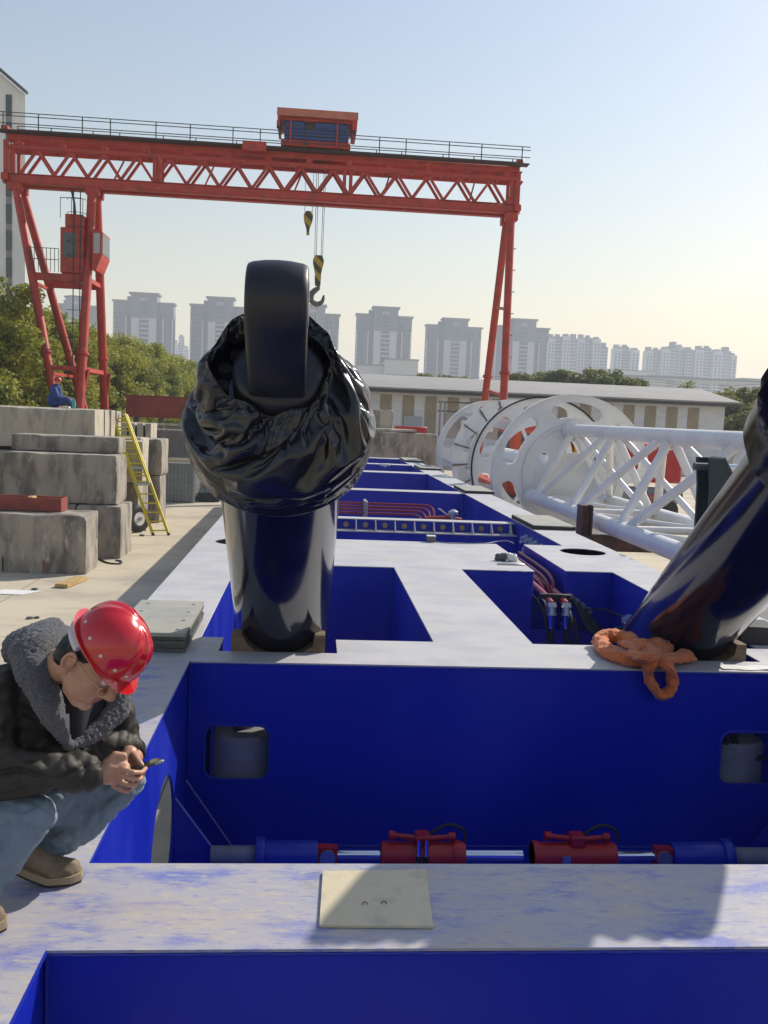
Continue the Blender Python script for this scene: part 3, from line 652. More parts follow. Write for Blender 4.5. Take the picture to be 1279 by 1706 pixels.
MB().path(catmull([(a.x+.06, a.y-.02, 2.006), (a.x+.3, a.y-.1, 2.006), (a.x+.7, a.y-.02, 2.006), (a.x+.9, a.y+.1, 2.02), (a.x+1.05, a.y+.12, 2.03), (a.x+1.12, a.y+.05, 2.006)], 6), .007, 6).build('wire', STEEL, t)
a = atZ(642, 777, 2.03); t = thing('lamp_fixture', 'small white fitting on the far cross beam', 'fitting', (a.x, a.y, 2.0))
MB().bx(a.x-.16, a.x+.16, a.y-.1, a.y+.1, 2.05, 2.12, .01).build('head', WHITE, t); MB().lathe((a.x, a.y, 2.001), (0, 0, 1), [(0, .05), (.05, .05)], 10).build('stem', STEEL, t)
# crumpled rag, paper and chisel on the middle deck
def crumpled(name, c, r, mat, label, cat, sd, squash=.6):
    m = MB().ell(c, (r, r*.8, r*squash), nu=18, nv=12)
    cc = Vector(c); m.v = [cc+(p-cc)*(1+.55*noise.noise((p-cc)*(2.2/r)+Vector((sd, sd, sd)))) for p in m.v]
    for p in m.v: p.z = max(p.z, 2.002)
    return m.build(name, mat, None, smooth=20, label=label, cat=cat)
a = atZ(836, 934, 2.0); crumpled('rag', (a.x, a.y, 2.04), .075, DSTEEL, 'dark crumpled rag on the middle deck corner', 'rag', 1.2)
a = atZ(853, 935, 2.0); crumpled('paper', (a.x, a.y, 2.04), .06, PAPER, 'white crumpled paper beside the dark rag', 'paper', 4.2, .9)
a = atZ(828, 941, 2.0); c = atZ(874, 942, 2.0); MB().bar((a.x, a.y, 2.012), (c.x, c.y, 2.012), .03, .015, .004).build('steel_bar', STEEL, None, label='short steel bar lying in front of the rag', cat='bar')
a = atZ(1195, 1108, 2.0); c = atZ(1279, 1116, 2.0)
m = MB(); nx, ny = 24, 6
for j in range(ny+1):
    for i in range(nx+1):
        x = 2.84+.62*i/nx; y = 5.90+.11*j/ny+.01*math.sin(i*.7); m.v.append(Vector((x, y, 2.004+.012*abs(noise.noise(Vector((x*9, y*9, 2)))))))
m.f = [(j*(nx+1)+i, j*(nx+1)+i+1, (j+1)*(nx+1)+i+1, (j+1)*(nx+1)+i) for j in range(ny) for i in range(nx)]
m.build('plastic_film', PAPER, None, label='crumpled pale film on the beam under the right cylinder', cat='film')
MB().bx(3.30, 3.62, 6.62, 6.90, 2.002, 2.14, .006).build('steel_block', BLACK, None, label='black steel block on the right rail beside the right cylinder', cat='block')
for k, (x, y) in enumerate(((462, 1072), (912, 1088), (200, 1472), (602, 1536), (385, 1562), (320, 1467))):
    pass
# ================================================================== yard: concrete blocks
def cblock(x0, x1, y0, y1, z0, z1, label, mat=None, sd=0, chip=1.0, group='stacked concrete test blocks', name='concrete_block'):
    bm = bmesh.new(); bmesh.ops.create_cube(bm, size=1.0)
    S = Vector((x1-x0, y1-y0, z1-z0)); C = Vector(((x0+x1)/2, (y0+y1)/2, (z0+z1)/2))
    for v in bm.verts: v.co = Vector((v.co.x*S.x, v.co.y*S.y, v.co.z*S.z))
    for ax in range(3):
        n = min(22, max(2, int(S[ax]/.11)))
        es = [e for e in bm.edges if abs((e.verts[0].co-e.verts[1].co).normalized()[ax]) > .9]
        bmesh.ops.subdivide_edges(bm, edges=es, cuts=n-1, use_grid_fill=True)
    h = S/2; o = Vector((sd*3.1, sd*1.7, sd*.9))
    for v in bm.verts:
        p = v.co; d = sorted([h[i]-abs(p[i]) for i in range(3)])
        q = p+o
        if d[1] < .02:      # on an edge: chip it
            c = (.008+.030*max(0, noise.noise(q*4.1)-.05)+.075*max(0, noise.noise(q*1.6+Vector((5, 5, 5)))-.22))*chip
            if d[2] < .02: c *= 1.5
            for i in range(3):
                if h[i]-abs(p[i]) < .02: p[i] -= math.copysign(c, p[i])
        else: 
            i = min(range(3), key=lambda i: h[i]-abs(p[i])); p[i] += .006*noise.noise(q*5)
        if z0 <= 0.01 and p.z < -h.z+.03: p.z = -h.z
    me = bpy.data.meshes.new(name); bm.to_mesh(me); bm.free()
    for v in me.vertices: v.co.z += h.z
    return link(name, me, mat or CONC, None, Vector((C.x, C.y, z0)), 22, label=label, cat='concrete block', group=group)
cblock(-8.6, -4.70, 19.75, 20.85, 0, 1.27, 'long low concrete block in front with a red steel channel on it', sd=1)
for q_, (xm, mc, hh_) in enumerate(((-5.58, RED, .30), (-6.42, BLACK, .34))): MB().bx(xm-.012, xm+.012, 19.722, 19.735, .03, hh_).build('paint_mark', mc, None, label=('red', 'black')[q_]+' upright paint mark low on the front concrete block', cat='paint mark')
cblock(-8.4, -5.50, 22.0, 23.2, 0, 1.25, 'bottom concrete block behind the front one, left piece', sd=2)
cblock(-5.47, -4.42, 21.95, 23.3, 0, 1.25, 'square bottom concrete block beside the cable loop', sd=3)
cblock(-7.2, -4.56, 22.1, 23.3, 1.26, 2.44, 'big dark stained concrete block in the middle of the left stack', sd=4)
cblock(-7.2, -4.66, 22.75, 23.6, 2.45, 2.84, 'thin concrete slab on the dark stained block', sd=5)
cblock(-11.6, -7.30, 23.9, 25.2, 0, 1.22, 'bottom concrete block at the far left edge', sd=12)
cblock(-11.6, -7.24, 23.9, 25.2, 1.23, 2.35, 'middle concrete block at the far left edge', sd=13)
cblock(-6.9, -5.55, 24.0, 25.2, 0, 1.24, 'hidden bottom block under the top row, left', sd=14)
cblock(-6.9, -5.55, 24.0, 25.2, 1.25, 2.43, 'hidden middle block under the top row, left', sd=15)
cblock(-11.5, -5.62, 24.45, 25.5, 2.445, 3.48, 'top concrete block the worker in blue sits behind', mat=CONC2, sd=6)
for k in range(3):
    y = 25.55+.62*k
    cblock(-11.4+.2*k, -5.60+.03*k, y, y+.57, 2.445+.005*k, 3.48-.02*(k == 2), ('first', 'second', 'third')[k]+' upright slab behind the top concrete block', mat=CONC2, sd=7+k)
    cblock(-9.0, -5.6, y-.2 if k == 0 else y, y+.56, 0, 2.44, ('first', 'second', 'third')[k]+' tall block carrying the upright slabs', sd=16+k)
cblock(-5.52, -4.86, 27.05, 27.95, 1.40, 2.61, 'upper concrete block right behind the ladder', mat=CONC2, sd=20)
cblock(-6.6, -4.98, 27.10, 27.95, 0, 1.39, 'lower concrete block behind the ladder and wheel', sd=21)
cblock(-5.45, -4.62, 29.0, 30.3, 1.50, 2.62, 'upper concrete block at the right end of the left stack', sd=22)
cblock(-5.40, -4.66, 29.05, 30.2, 0, 1.49, 'lower concrete block at the right end of the left stack', sd=23)
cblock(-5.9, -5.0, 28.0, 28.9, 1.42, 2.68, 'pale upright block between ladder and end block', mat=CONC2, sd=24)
cblock(-5.9, -5.0, 28.0, 28.9, 0, 1.41, 'base block between ladder and end block', sd=25)
for k in range(4):
    cblock(-6.3+.26*k, -6.1+.26*k, 31.0+.02*k, 32.3, 2.45, 3.06, ('first', 'second', 'third', 'fourth')[k]+' narrow slab standing on edge above the end block', mat=CONC2, sd=30+k, chip=.4)
cblock(-6.4, -5.2, 30.95, 32.4, 0, 2.44, 'block under the narrow standing slabs', sd=36)
cblock(2.2, 5.45, 40.0, 41.4, 0, 2.93, 'concrete wall block closing the far end of the blue frame', mat=CONC, sd=40)
cblock(2.05, 4.6, 40.3, 41.3, 2.94, 3.08, 'thin slab on the far concrete wall block', mat=CONC2, sd=41)
cblock(1.7, 2.72, 41.45, 42.4, 0, 3.92, 'left pale block behind the far concrete wall', mat=CONC2, sd=42)
cblock(2.75, 3.62, 41.45, 42.4, 0, 3.90, 'right pale block behind the far concrete wall', mat=CONC2, sd=43)
# red steel channel on the front block
t = thing('steel_channel', 'red oxide steel channel lying on the front concrete block', 'steel channel', (-6.6, 20.3, 1.28))
MB().bx(-8.3, -5.33, 20.15, 20.18, 1.285, 1.57, .003).build('front_plate', OXIDE, t); MB().bx(-8.3, -5.33, 20.65, 20.68, 1.285, 1.57, .003).build('back_plate', OXIDE, t)
MB().bx(-5.36, -5.33, 20.185, 20.645, 1.285, 1.565, .003).build('end_plate', OXIDE, t); MB().bx(-8.3, -5.365, 20.185, 20.645, 1.50, 1.515).build('dust_fill', CONC2, t)
MB().bx(-6.05, -5.95, 20.18, 20.5, 1.535, 1.585, .004).build('wood_offcut', WOODY, None, label='small yellow wood offcut on the red steel channel', cat='wood')
# plank and litter on the ground
a = atZ(102, 980, 0.0); b = atZ(126, 966, 0.0)
m = MB(); m.bar((a.x, a.y, .045), (b.x+.12, b.y, .045), .26, .07, .004); m.build('timber_plank', WOODY, None, label='short yellow timber plank on the yard in front of the blocks', cat='plank')
a = atZ(20, 987, 0); crm = MB(); crm.add([(a.x-.6, a.y-.2, .006), (a.x+.25, a.y-.25, .02), (a.x+.5, a.y+.15, .012), (a.x-.2, a.y+.25, .03)], [(0, 1, 2, 3)]); 
crm2 = MB().prism([(a.x-.5, a.y-.2, .004), (a.x+.25, a.y-.25, .004), (a.x+.5, a.y+.15, .004), (a.x-.2, a.y+.2, .004)], (0, 0, .012)); crm2.build('board', PAPER, None, label='flat pale board on the yard at the left edge', cat='board')
for k, (x, y, s) in enumerate(((50, 1031, .05), (62, 1030, .04), (237, 893, .06), (242, 884, .04), (58, 983, .05))):
    a = atZ(x, y, 0); m = MB().ell((a.x, a.y, s*.4), (s*1.3, s, s*.45), nu=8, nv=6)
    m.v = [p+Vector((noise.noise(p*31), noise.noise(p*31+Vector((3, 3, 3))), 0))*s*.6 for p in m.v]
    m.build('rubble', DSTEEL, None, smooth=15, label=('dark rubble bit on the yard left of the helmet', 'smaller rubble bit left of the helmet', 'dark rubble bit at the ladder foot', 'small rubble bit behind the ladder foot', 'rubble bit beside the timber plank')[k], cat='rubble')
a = atZ(178, 940, 0); MB().path(catmull([(a.x-.3, a.y+.6, .02), (a.x, a.y+.1, .02), (a.x+.3, a.y, .02), (a.x+.25, a.y+.35, .02), (a.x+.1, a.y+.5, .02)], 6), .018, 6).build('cable_loop', BLACK, None, label='black cable loop at the foot of the square block', cat='cable')
# ---- ladder
fL = atZ(261, 890, 0); fR = atZ(276, 894, 0); tp_ = Vector((-5.55, 26.98, 3.36))
dirv = (tp_ - (fL+fR)/2); side = Vector((fR.x-fL.x, fR.y-fL.y, 0)).normalized(); W = .42
base = (fL+fR)/2; base.z = 0
t = thing('ladder', 'yellow extension ladder leaning against the concrete blocks', 'ladder', base)
side = Vector((.94, .34, 0)).normalized() * .22
for s in (-1, 1):
    MB().bar(base+side*s+Vector((0, 0, .01)), base+side*s+dirv, .045, .085, .006).build('stile', YELLOW, t)
    MB().bar(base+side*s*.82+dirv*.42+Vector((0, -.06, .03)), base+side*s*.82+dirv*1.0+Vector((0, -.06, .03)), .04, .08, .006).build('stile', YELLOW, t)
    MB().bx((base+side*s).x-.035, (base+side*s).x+.035, (base+side*s).y-.05, (base+side*s).y+.05, .0, .07, .008).build('foot', BLACK, t)
for k in range(13):
    c = base+dirv*(.04+.075*k); MB().tube(c-side, c+side, .02, n=8).build('rung', YELLOW, t)
    if k > 4: c = base+dirv*(.06+.075*k)+Vector((0, -.06, .03)); MB().tube(c-side*.8, c+side*.8, .02, n=8).build('rung', YELLOW, t)
for f in (.42, .55): c = base+dirv*f+Vector((0, -.05, .02)); MB().tube(c-side*1.1, c+side*1.1, .035, n=8).build('clamp', STEEL, t)
MB().bar(base+dirv*1.0-side*1.05, base+dirv*1.0+side*1.05, .12, .03).build('top_cap', PAPER, t)
# ---- cart wheel behind the ladder
wc = Vector((-4.92, 26.75, .40)); t = thing('cart_wheel', 'black rubber wheel with pale hub leaning behind the ladder', 'wheel', (wc.x, wc.y, 0))
ax = Vector((.75, -.65, .05)).normalized()
pr = [(-.10, .20), (-.11, .27), (-.10, .35), (-.06, .395), (0, .40), (.06, .395), (.10, .35), (.11, .27), (.10, .20)]
tm = MB().lathe(wc, ax, pr, 36, cap=False); MB().lathe(wc, ax, [(-.09, .215), (.09, .215)], 36).build('rim', PAPER, t); tm.build('tyre', BLACK, t)
MB().lathe(wc, ax, [(-.13, .06), (.13, .06)], 14).build('hub', STEEL, t)
# ---- wire crates with wrapped goods
def crate(x0, x1, y0, y1, z0, z1, label):
    t = thing('wire_crate', label, 'crate', ((x0+x1)/2, (y0+y1)/2, z0), group='wire crates by the concrete stack')
    MB().bx(x0+.05, x1-.05, y0+.05, y1-.05, z0+.02, z1-.06, .03).build('grey_load', pbr('wrapped_load', (.27, .285, .27), .6, col2=(.20, .21, .20), scale=3, stretch=(8, 8, .6)), t)
    for x in (x0, x1):
        for y in (y0, y1): MB().bx(x-.03, x+.03, y-.03, y+.03, z0, z1).build('post', WIRE, t)
    m = MB(); n = 9
    for k in range(1, n):
        x = x0+(x1-x0)*k/n; m.bx(x-.008, x+.008, y0-.008, y0+.008, z0, z1); y = y0+(y1-y0)*k/n; m.bx(x1-.008, x1+.008, y-.008, y+.008, z0, z1)
        z = z0+(z1-z0)*k/n
        if k % 2 == 0: m.bx(x0, x1, y0-.009, y0+.007, z-.008, z+.008); m.bx(x1-.007, x1+.009, y0, y1, z-.008, z+.008)
    m.build('mesh_side', WIRE, t)
    for k in range(7):
        y = y0+(y1-y0)*k/6; MB().bar((x0, y, z1+.02), (x1, y+.03*math.sin(k*3), z1+.02), .07, .04).build('top_slat', pbr('pale_wood', (.46, .36, .25), .8), t)
crate(-5.70, -4.45, 35.6, 38.0, 0, 1.55, 'wire crate of grey wrapped goods right of the concrete stack')
MB().bx(-4.35, -3.55, 36.2, 37.4, 0, .36, .02).build('green_box', DKGREEN, None, label='low dark green box beside the wire crate', cat='box')
MB().bx(-4.1, -3.5, 37.5, 38.2, 0, .75, .02).build('grey_box', DSTEEL, None, label='grey box behind the low green box', cat='box')
# corrugated skip wall behind, red beam
t = thing('corrugated_skip', 'grey corrugated steel skip behind the wire crate', 'skip', (-5.6, 42.6, 0))
m = MB(); n = 60
for k in range(n):
    x = -8.6+6.0*k/n; m.bx(x, x+.05, 41.98, 42.0+.035*(k % 2), 1.0 if False else 0, 2.80)
m.build('corrugated_side', pbr('skip_grey', (.26, .235, .22), .8, col2=(.19, .17, .16), scale=2), t)
MB().bx(-8.6, -2.6, 42.05, 44.5, 0, 2.6).build('body', pbr('skip_grey', (.26, .235, .22), .8), t); MB().bx(-8.65, -2.55, 41.94, 42.10, 2.80, 2.90, .01).build('rim', CONC2, t)
for k in range(18): pass
t = thing('red_girder', 'red oxide box girder on supports in front of the left trees', 'girder', (-5.8, 46.5, 0))
MB().bx(-9.15, -2.4, 46.2, 47.2, 3.08, 4.12, .01).build('box_girder', OXIDE, t); MB().bx(-9.2, -2.35, 46.15, 47.25, 4.12, 4.15).build('top_flange', OXIDE, t)
for k in range(6): MB().bx(-8.8+1.2*k, -8.6+1.2*k, 46.4, 47.0, 0, 3.07).build('support', DSTEEL, t)

# ================================================================== white mast with discs
mast = thing('lattice_mast', 'white tubular lattice mast with big slotted discs lying beside the frame', 'lattice mast', (6.85, 24, 0))
DC = Vector((6.85, 23.8, 2.28)); RD = 2.10
def bean(r, w, a0, a1, n=12):
    out = []
    for k in range(n+1): a = R(a0+(a1-a0)*k/n); out.append(((r+w)*math.cos(a), (r+w)*math.sin(a)))
    for k in range(1, 6): t = math.pi*k/6; a = R(a1); c = (r*math.cos(a), r*math.sin(a)); d = a+t; out.append((c[0]+w*math.cos(d), c[1]+w*math.sin(d)))
    for k in range(n+1): a = R(a1+(a0-a1)*k/n); out.append(((r-w)*math.cos(a), (r-w)*math.sin(a)))
    for k in range(1, 6): t = math.pi*k/6; a = R(a0); c = (r*math.cos(a), r*math.sin(a)); d = a+math.pi+t; out.append((c[0]+w*math.cos(d), c[1]+w*math.sin(d)))
    return out
BEANS = [bean(RD*.815, RD*.095, c-17, c+17) for c in (27, 87, 149, 211, 271, 331)]
def disc(y, th, extra=(), inner=None, nm='disc_plate', rad=RD):
    holes = list(BEANS)+list(extra)
    if inner: holes.append(circ(0, 0, inner, n=64))
    m = weld(plate2d(circ(0, 0, rad, n=120), holes, th, T(DC.x, y, DC.z) @ MXZ)); return m.build(nm, WHITE, mast, smooth=30)
small = [circ(RD*.40*math.cos(R(a)), RD*.40*math.sin(R(a)), .13, n=20) for a in (150, 30)] + [[(-.40, .58), (.40, .58), (.30, .88), (-.25, .88)], [(-1.05, -.02), (-.93, .10), (-.93, -.14)], [(-.6, -.30), (-.48, -.18), (-.48, -.42)], [(.60, -.02), (.75, .08), (.75, -.12)]]
disc(23.9, .20, small)
MB().lathe((DC.x, 23.765, DC.z), (0, 1, 0), [(0, RD+.012), (0.22, RD+.012), (.22, RD-.02), (0, RD-.02), (0, RD+.012)], 120, cap=False).build('disc_rim', WHITE, mast)
MB().lathe((DC.x, 23.765, DC.z), (0, -1, 0), [(0, RD*.62), (.03, RD*.62), (.03, RD*.60), (0, RD*.60)], 90, cap=False).build('ring_weld', WHITE, mast)
disc(27.2, .16, [], RD*.60); MB().lathe((DC.x, 27.0, DC.z), (0, 1, 0), [(0, RD+.012), (.24, RD+.012), (.24, RD-.02), (0, RD-.02), (0, RD+.012)], 120, cap=False).build('disc_rim', WHITE, mast)
MB().lathe((DC.x, 27.06, DC.z), (0, -1, 0), [(0, RD+.018), (.06, RD+.018), (.06, RD-.03), (0, RD-.03)], 120, cap=False).build('dark_band', DSTEEL, mast)
disc(31.0, .07, [], RD*.74)
MB().lathe((DC.x, 31.0, DC.z), (0, 1, 0), [(0, RD+.015), (3.6, RD+.015), (3.6, RD-.015), (0, RD-.015), (0, RD+.015)], 120, cap=False).build('drum_shell', WHITE, mast) if False else None
disc(34.75, .14, [], RD*.52)
MB().lathe((DC.x, 34.62, DC.z), (0, 1, 0), [(0, RD+.012), (.4, RD+.012), (.4, RD-.02), (0, RD-.02), (0, RD+.012)], 120, cap=False).build('disc_rim', WHITE, mast)
for k in range(18):
    a = R(20*k+6); d = Vector((math.cos(a), 0, math.sin(a)))
    MB().bar(Vector((DC.x, 30.93, DC.z))+d*RD*.74, Vector((DC.x, 30.93, DC.z))+d*RD*.99, .07, .05).build('radial_rib', DSTEEL, mast)
    MB().bar(Vector((DC.x, 31.0, DC.z))+d*RD*.9, Vector((DC.x, 34.6, DC.z))+d*RD*.9, .05, .12).build('longitudinal_rib', WHITE, mast) if k % 3 == 0 else None
MB().lathe((DC.x, 24.0, DC.z), (0, 1, 0), [(0, .40), (10.8, .40)], 40).build('core_tube', WHITE, mast)
for k in range(6):
    a = R(60*k+57); d = Vector((math.cos(a), 0, math.sin(a)))
    for yy in (27.25, 34.8): MB().bar(Vector((DC.x, yy, DC.z))+d*.38, Vector((DC.x, yy, DC.z))+d*RD*.64, .10, .10).build('spoke', WHITE, mast)
CT = Vector((6.78, 0, 3.46)); CL = Vector((5.85, 0, 1.67)); CRr = Vector((7.75, 0, 1.67))
Y0, Y1 = 3.5, 23.75
for c, r in ((CT, .155), (CL, .165), (CRr, .165)):
    MB().tube((c.x, Y1, c.z), (c.x, Y0, c.z), r, n=28).build('chord', WHITE, mast)
    MB().lathe((c.x, Y1, c.z), (0, -1, 0), [(0, r+.09), (.05, r+.09), (.05, r+.03), (.25, r+.03), (.27, r)], 28).build('chord_flange', WHITE, mast)
BAY = 3.3; k = 0; y = Y1-.10
while y > Y0+1.5:
    for (a, b) in ((CT, CL), (CT, CRr), (CL, CRr)):
        rr = .085 if a is CT else .075
        MB().tube((a.x, y-.12, a.z), (b.x, y-.10, b.z), rr, n=14).build('brace', WHITE, mast) if a is CT or k % 1 == 0 else None
        if a is CT: MB().tube((a.x, y-BAY+.28, a.z), (b.x, y-.42, b.z), rr, n=14).build('brace', WHITE, mast)
        else: MB().tube((a.x, y-BAY, a.z), (b.x, y-.2, b.z), rr, n=14).build('brace', WHITE, mast)
    MB().tube((CT.x, y-.35, CT.z), (CRr.x, y-BAY+.25, CRr.z), .07, n=12).build('brace', WHITE, mast); MB().tube((CL.x, y-.3, CL.z), (CRr.x, y-BAY+.1, CRr.z), .06, n=12).build('brace', WHITE, mast)
    y -= BAY; k += 1
# trestle carrying the mast
def trestle(y, label):
    t = thing('trestle', label, 'trestle', (6.8, y, 0), group='brown trestles under the mast')
    MB().bx(5.30, 8.3, y-.15, y+.15, 1.16, 1.46, .008).build('cross_beam', BROWN, t)
    for x in (5.36, 8.1): MB().bx(x, x+.22, y-.11, y+.11, 0, 1.155).build('leg', BROWN, t)
    for x in (5.28, 8.1):
        MB().bx(x, x+.03, y-.15, y+.15, 1.465, 2.05, .003).build('stop_flange', BROWN, t); MB().bx(x+.21, x+.24, y-.15, y+.15, 1.465, 2.05, .003).build('stop_flange', BROWN, t); MB().bx(x+.032, x+.208, y-.01, y+.02, 1.465, 2.04).build('stop_web', BROWN, t)
trestle(17.6, 'brown steel trestle with upright stop under the near part of the mast')
trestle(8.0, 'brown steel trestle under the mast near end')
# dark steel plates on the ground under the mast
MB().bx(6.2, 9.0, 13.6, 19.0, .25, .32, .005).build('ground_plate', DSTEEL, None, label='dark steel sheet lying under the white mast', cat='steel sheet')
for k in range(3): MB().bx(6.3, 8.9, 14.0+2.2*k, 14.25+2.2*k, 0, .245).build('sleeper', WOOD, None, label=('near', 'middle', 'far')[k]+' timber sleeper under the dark steel sheet', cat='sleeper', group='sleepers under the steel sheet')
# dark green bracket frame with bright rod right of the mast
b0 = Vector((5.55, 12.0, 0))
t = thing('bracket_stand', 'dark green steel bracket holding a bright horizontal rod at right', 'stand', (5.6, 12.0, 0))
MB().prism([(5.30, 11.9, 3.24), (5.50, 11.9, 3.24), (5.78, 11.9, 2.75), (5.80, 11.9, 0), (5.40, 11.9, 0), (5.34, 11.9, 2.85)], (0, .05, 0)).build('side_plate', DKGREEN, t)
MB().prism([(5.30, 12.3, 3.24), (5.50, 12.3, 3.24), (5.78, 12.3, 2.75), (5.80, 12.3, 0), (5.40, 12.3, 0), (5.34, 12.3, 2.85)], (0, .05, 0)).build('side_plate', DKGREEN, t)
MB().bar((5.50, 12.1, 3.25), (5.79, 12.1, 2.76), .42, .03).build('sloping_plate', pbr('dark_teal', (.03, .055, .065), .45), t)
MB().lathe((5.18, 12.1, 3.12), (1, 0, 0), [(0, .05), (.35, .05)], 16).build('rod_end', DSTEEL, t); MB().lathe((5.4, 12.1, 3.12), (1, 0, 0), [(0, .045), (1.6, .045)], 20).build('rod', CHROME, t); MB().bx(6.9, 7.0, 11.9, 12.3, 0, 3.3, .01).build('far_post', DKGREEN, t)

# ---- red lorry behind the mast
LX, LY = 12.0, 33.5
t = thing('lorry', 'red flatbed lorry with grey tank behind the white mast', 'lorry', (LX, LY, 0))
MB().bx(LX-1.2, LX+1.9, LY, LY+2.4, 1.55, 3.0, .08).build('red_body', RED, t)
for k in range(4): MB().bx(LX-.7+.62*k, LX-.4+.62*k, LY-.03, LY, 2.80, 2.86).build('reflector', PAPER, t)
for k in range(3): MB().bx(LX-1.15, LX+1.85, LY-.02, LY-.001, 1.75+.32*k, 1.78+.32*k).build('body_rib', RED, t)
MB().lathe((LX-.9, LY+.2, 1.02), (1, 0, 0), [(0, .30), (.05, .36), (2.3, .36), (2.35, .30)], 28).build('tank', GREY, t)
MB().bx(LX+.2, LX+1.0, LY-.3, LY-.1, .55, 1.15, .02).build('side_box', pbr('dull_red', (.30, .09, .08), .6), t)
MB().bx(LX-4.6, LX+2.2, LY+.5, LY+2.2, .75, 1.15).build('chassis', DSTEEL, t)
MB().bx(LX-4.7, LX-2.4, LY, LY+2.4, .9, 3.5, .18).build('cab', pbr('orange_red', (.55, .07, .02), .4), t)
MB().bx(LX-4.3, LX-2.8, LY-.02, LY, 2.2, 3.2, .01).build('cab_window', GLASS, t); MB().bx(LX-4.75, LX-4.70, LY+.2, LY+2.2, 2.2, 3.2).build('windscreen', GLASS, t)
for x in (-3.7, -.6, 1.4):
    w = MB().lathe((LX+x, LY+.05, .5), (0, 1, 0), [(0, .3), (0, .46), (.04, .5), (.26, .5), (.3, .46), (.3, .3)], 28); w.build('wheel', BLACK, t)
MB().bx(LX-2.2, LX-1.4, LY+.3, LY+2.0, 1.2, 3.6, .04).build('crane_column', pbr('yellow_crane', (.6, .33, .03), .5), t)
# small white excavator cab top / red box in front of the warehouse
t = thing('tool_chest', 'red tool chest with dark windows in front of the warehouse left part', 'tool chest', (5.3, 52, 0))
MB().bx(4.7, 6.5, 52, 53, 2.66, 3.1, .03).build('chest', RED, t); MB().bx(4.6, 6.6, 51.9, 53.1, 0, 2.65).build('plinth', CONC2, t)
t = thing('pipe_stand', 'grey pipe frame stand left of the white discs', 'stand', (8.0, 52, 0))
for x in (7.0, 7.25, 10.8): MB().bx(x, x+.1, 50.9, 51.0, 0, 4.6).build('post', GREY, t)
for z in (4.5, 4.0): MB().bx(6.9, 11.0, 50.92, 50.98, z, z+.08).build('rail', DSTEEL, t)
MB().bx(7.3, 10.7, 50.95, 50.98, 2.6, 3.95).build('panel', pbr('dull_panel', (.33, .34, .35), .6), t)
for k in range(2): MB().bx(8.2+1.2*k, 8.8+1.2*k, 50.5, 50.9, 3.0, 3.6, .05).build('seat', PAPER, t)

# ================================================================== gantry crane
ca = math.atan2(0.1, 20.0)
crane = thing('gantry_crane', 'tall red gantry crane with truss girder spanning the yard', 'gantry crane', (-10.75, 45.5, 0), ca)
def cp(m, name, mat=CRANE, par=None, **k): return m.build(name, mat, par or crane, local=True, **k)
UL, UR = -3.65, 20.3
for v in (-.42, .42):
    cp(MB().bx(UL, UR, v-.15, v+.15, 13.66, 14.02, .02), 'lower_chord')
    cp(MB().bx(UL-.2, UR+.1, v-.20, v+.20, 13.62, 13.655), 'chord_flange'); cp(MB().bx(UL-.2, UR+.1, v-.20, v+.20, 14.025, 14.055), 'chord_flange')
    cp(MB().bx(UL+.1, UR-.1, v-.10, v+.10, 15.16, 15.36, .02), 'upper_chord')
    cp(MB().bx(UL, UR, v-.10, v+.10, 15.55, 15.82, .02), 'rail_beam')
    for k in range(13): cp(MB().bx(UL+.4+1.9*k, UL+.7+1.9*k, v-.09, v+.09, 15.361, 15.549), 'spacer')
    u = UL+.55; k = 0
    while u < UR-.5:
        a, b = (14.06, 15.17) if k % 2 == 0 else (15.17, 14.06)
        cp(MB().bar((u, v, a), (u+.76, v, b), .12, .12), 'diagonal_brace'); u += .76; k += 1
    for u in (UL+.25, 3.0, 3.25, 11.9, 12.2, UR-.35): cp(MB().bx(u-.07, u+.07, v-.07, v+.07, 14.06, 15.159), 'vertical_post')
for k in range(17):
    u = UL+.6+1.4*k; cp(MB().bx(u-.05, u+.05, -.31, .31, 15.2, 15.3), 'cross_tie'); cp(MB().bar((u, -.26, 13.8), (u+1.2, .26, 13.8), .08, .08), 'cross_tie')
    if k % 3 == 0: cp(MB().bar((u, -.31, 14.1), (u+.3, .31, 15.1), .06, .06), 'sway_brace')
for u in (UL-.05, UR-.05):
    cp(MB().bx(u-.16, u+.16, -.8, .8, 13.70, 14.0, .02), 'end_beam'); cp(MB().bx(u-.15, u+.15, -.75, .75, 15.86, 16.12, .02), 'end_stop')
    for v in (-.42, .42): cp(MB().bx(u-.11, u+.11, v-.13, v+.13, 14.06, 15.54), 'end_post')
for v in (-.75, .75):
    cp(MB().bx(UL-.3, UR+.35, v-.30, v+.30, 15.83, 15.86), 'walkway', CRANED)
    vv = v+math.copysign(.3, v)
    for z in (16.60, 16.45, 16.12): cp(MB().bx(UL-.6 if v < 0 else UL, UR+.35, vv-.016, vv+.016, z-.016, z+.016), 'handrail', CRANED)
    u = UL; k = 0
    while u < UR+.3:
        cp(MB().bx(u-.022, u+.022, vv-.022, vv+.022, 15.861, 16.60), 'railing_post', CRANED); u += (1.55, 1.95, 1.25, 2.05)[k % 4]; k += 1
cp(MB().bx(7.1, 8.2, -1.25, -1.06, 15.58, 16.0, .02), 'switch_box')
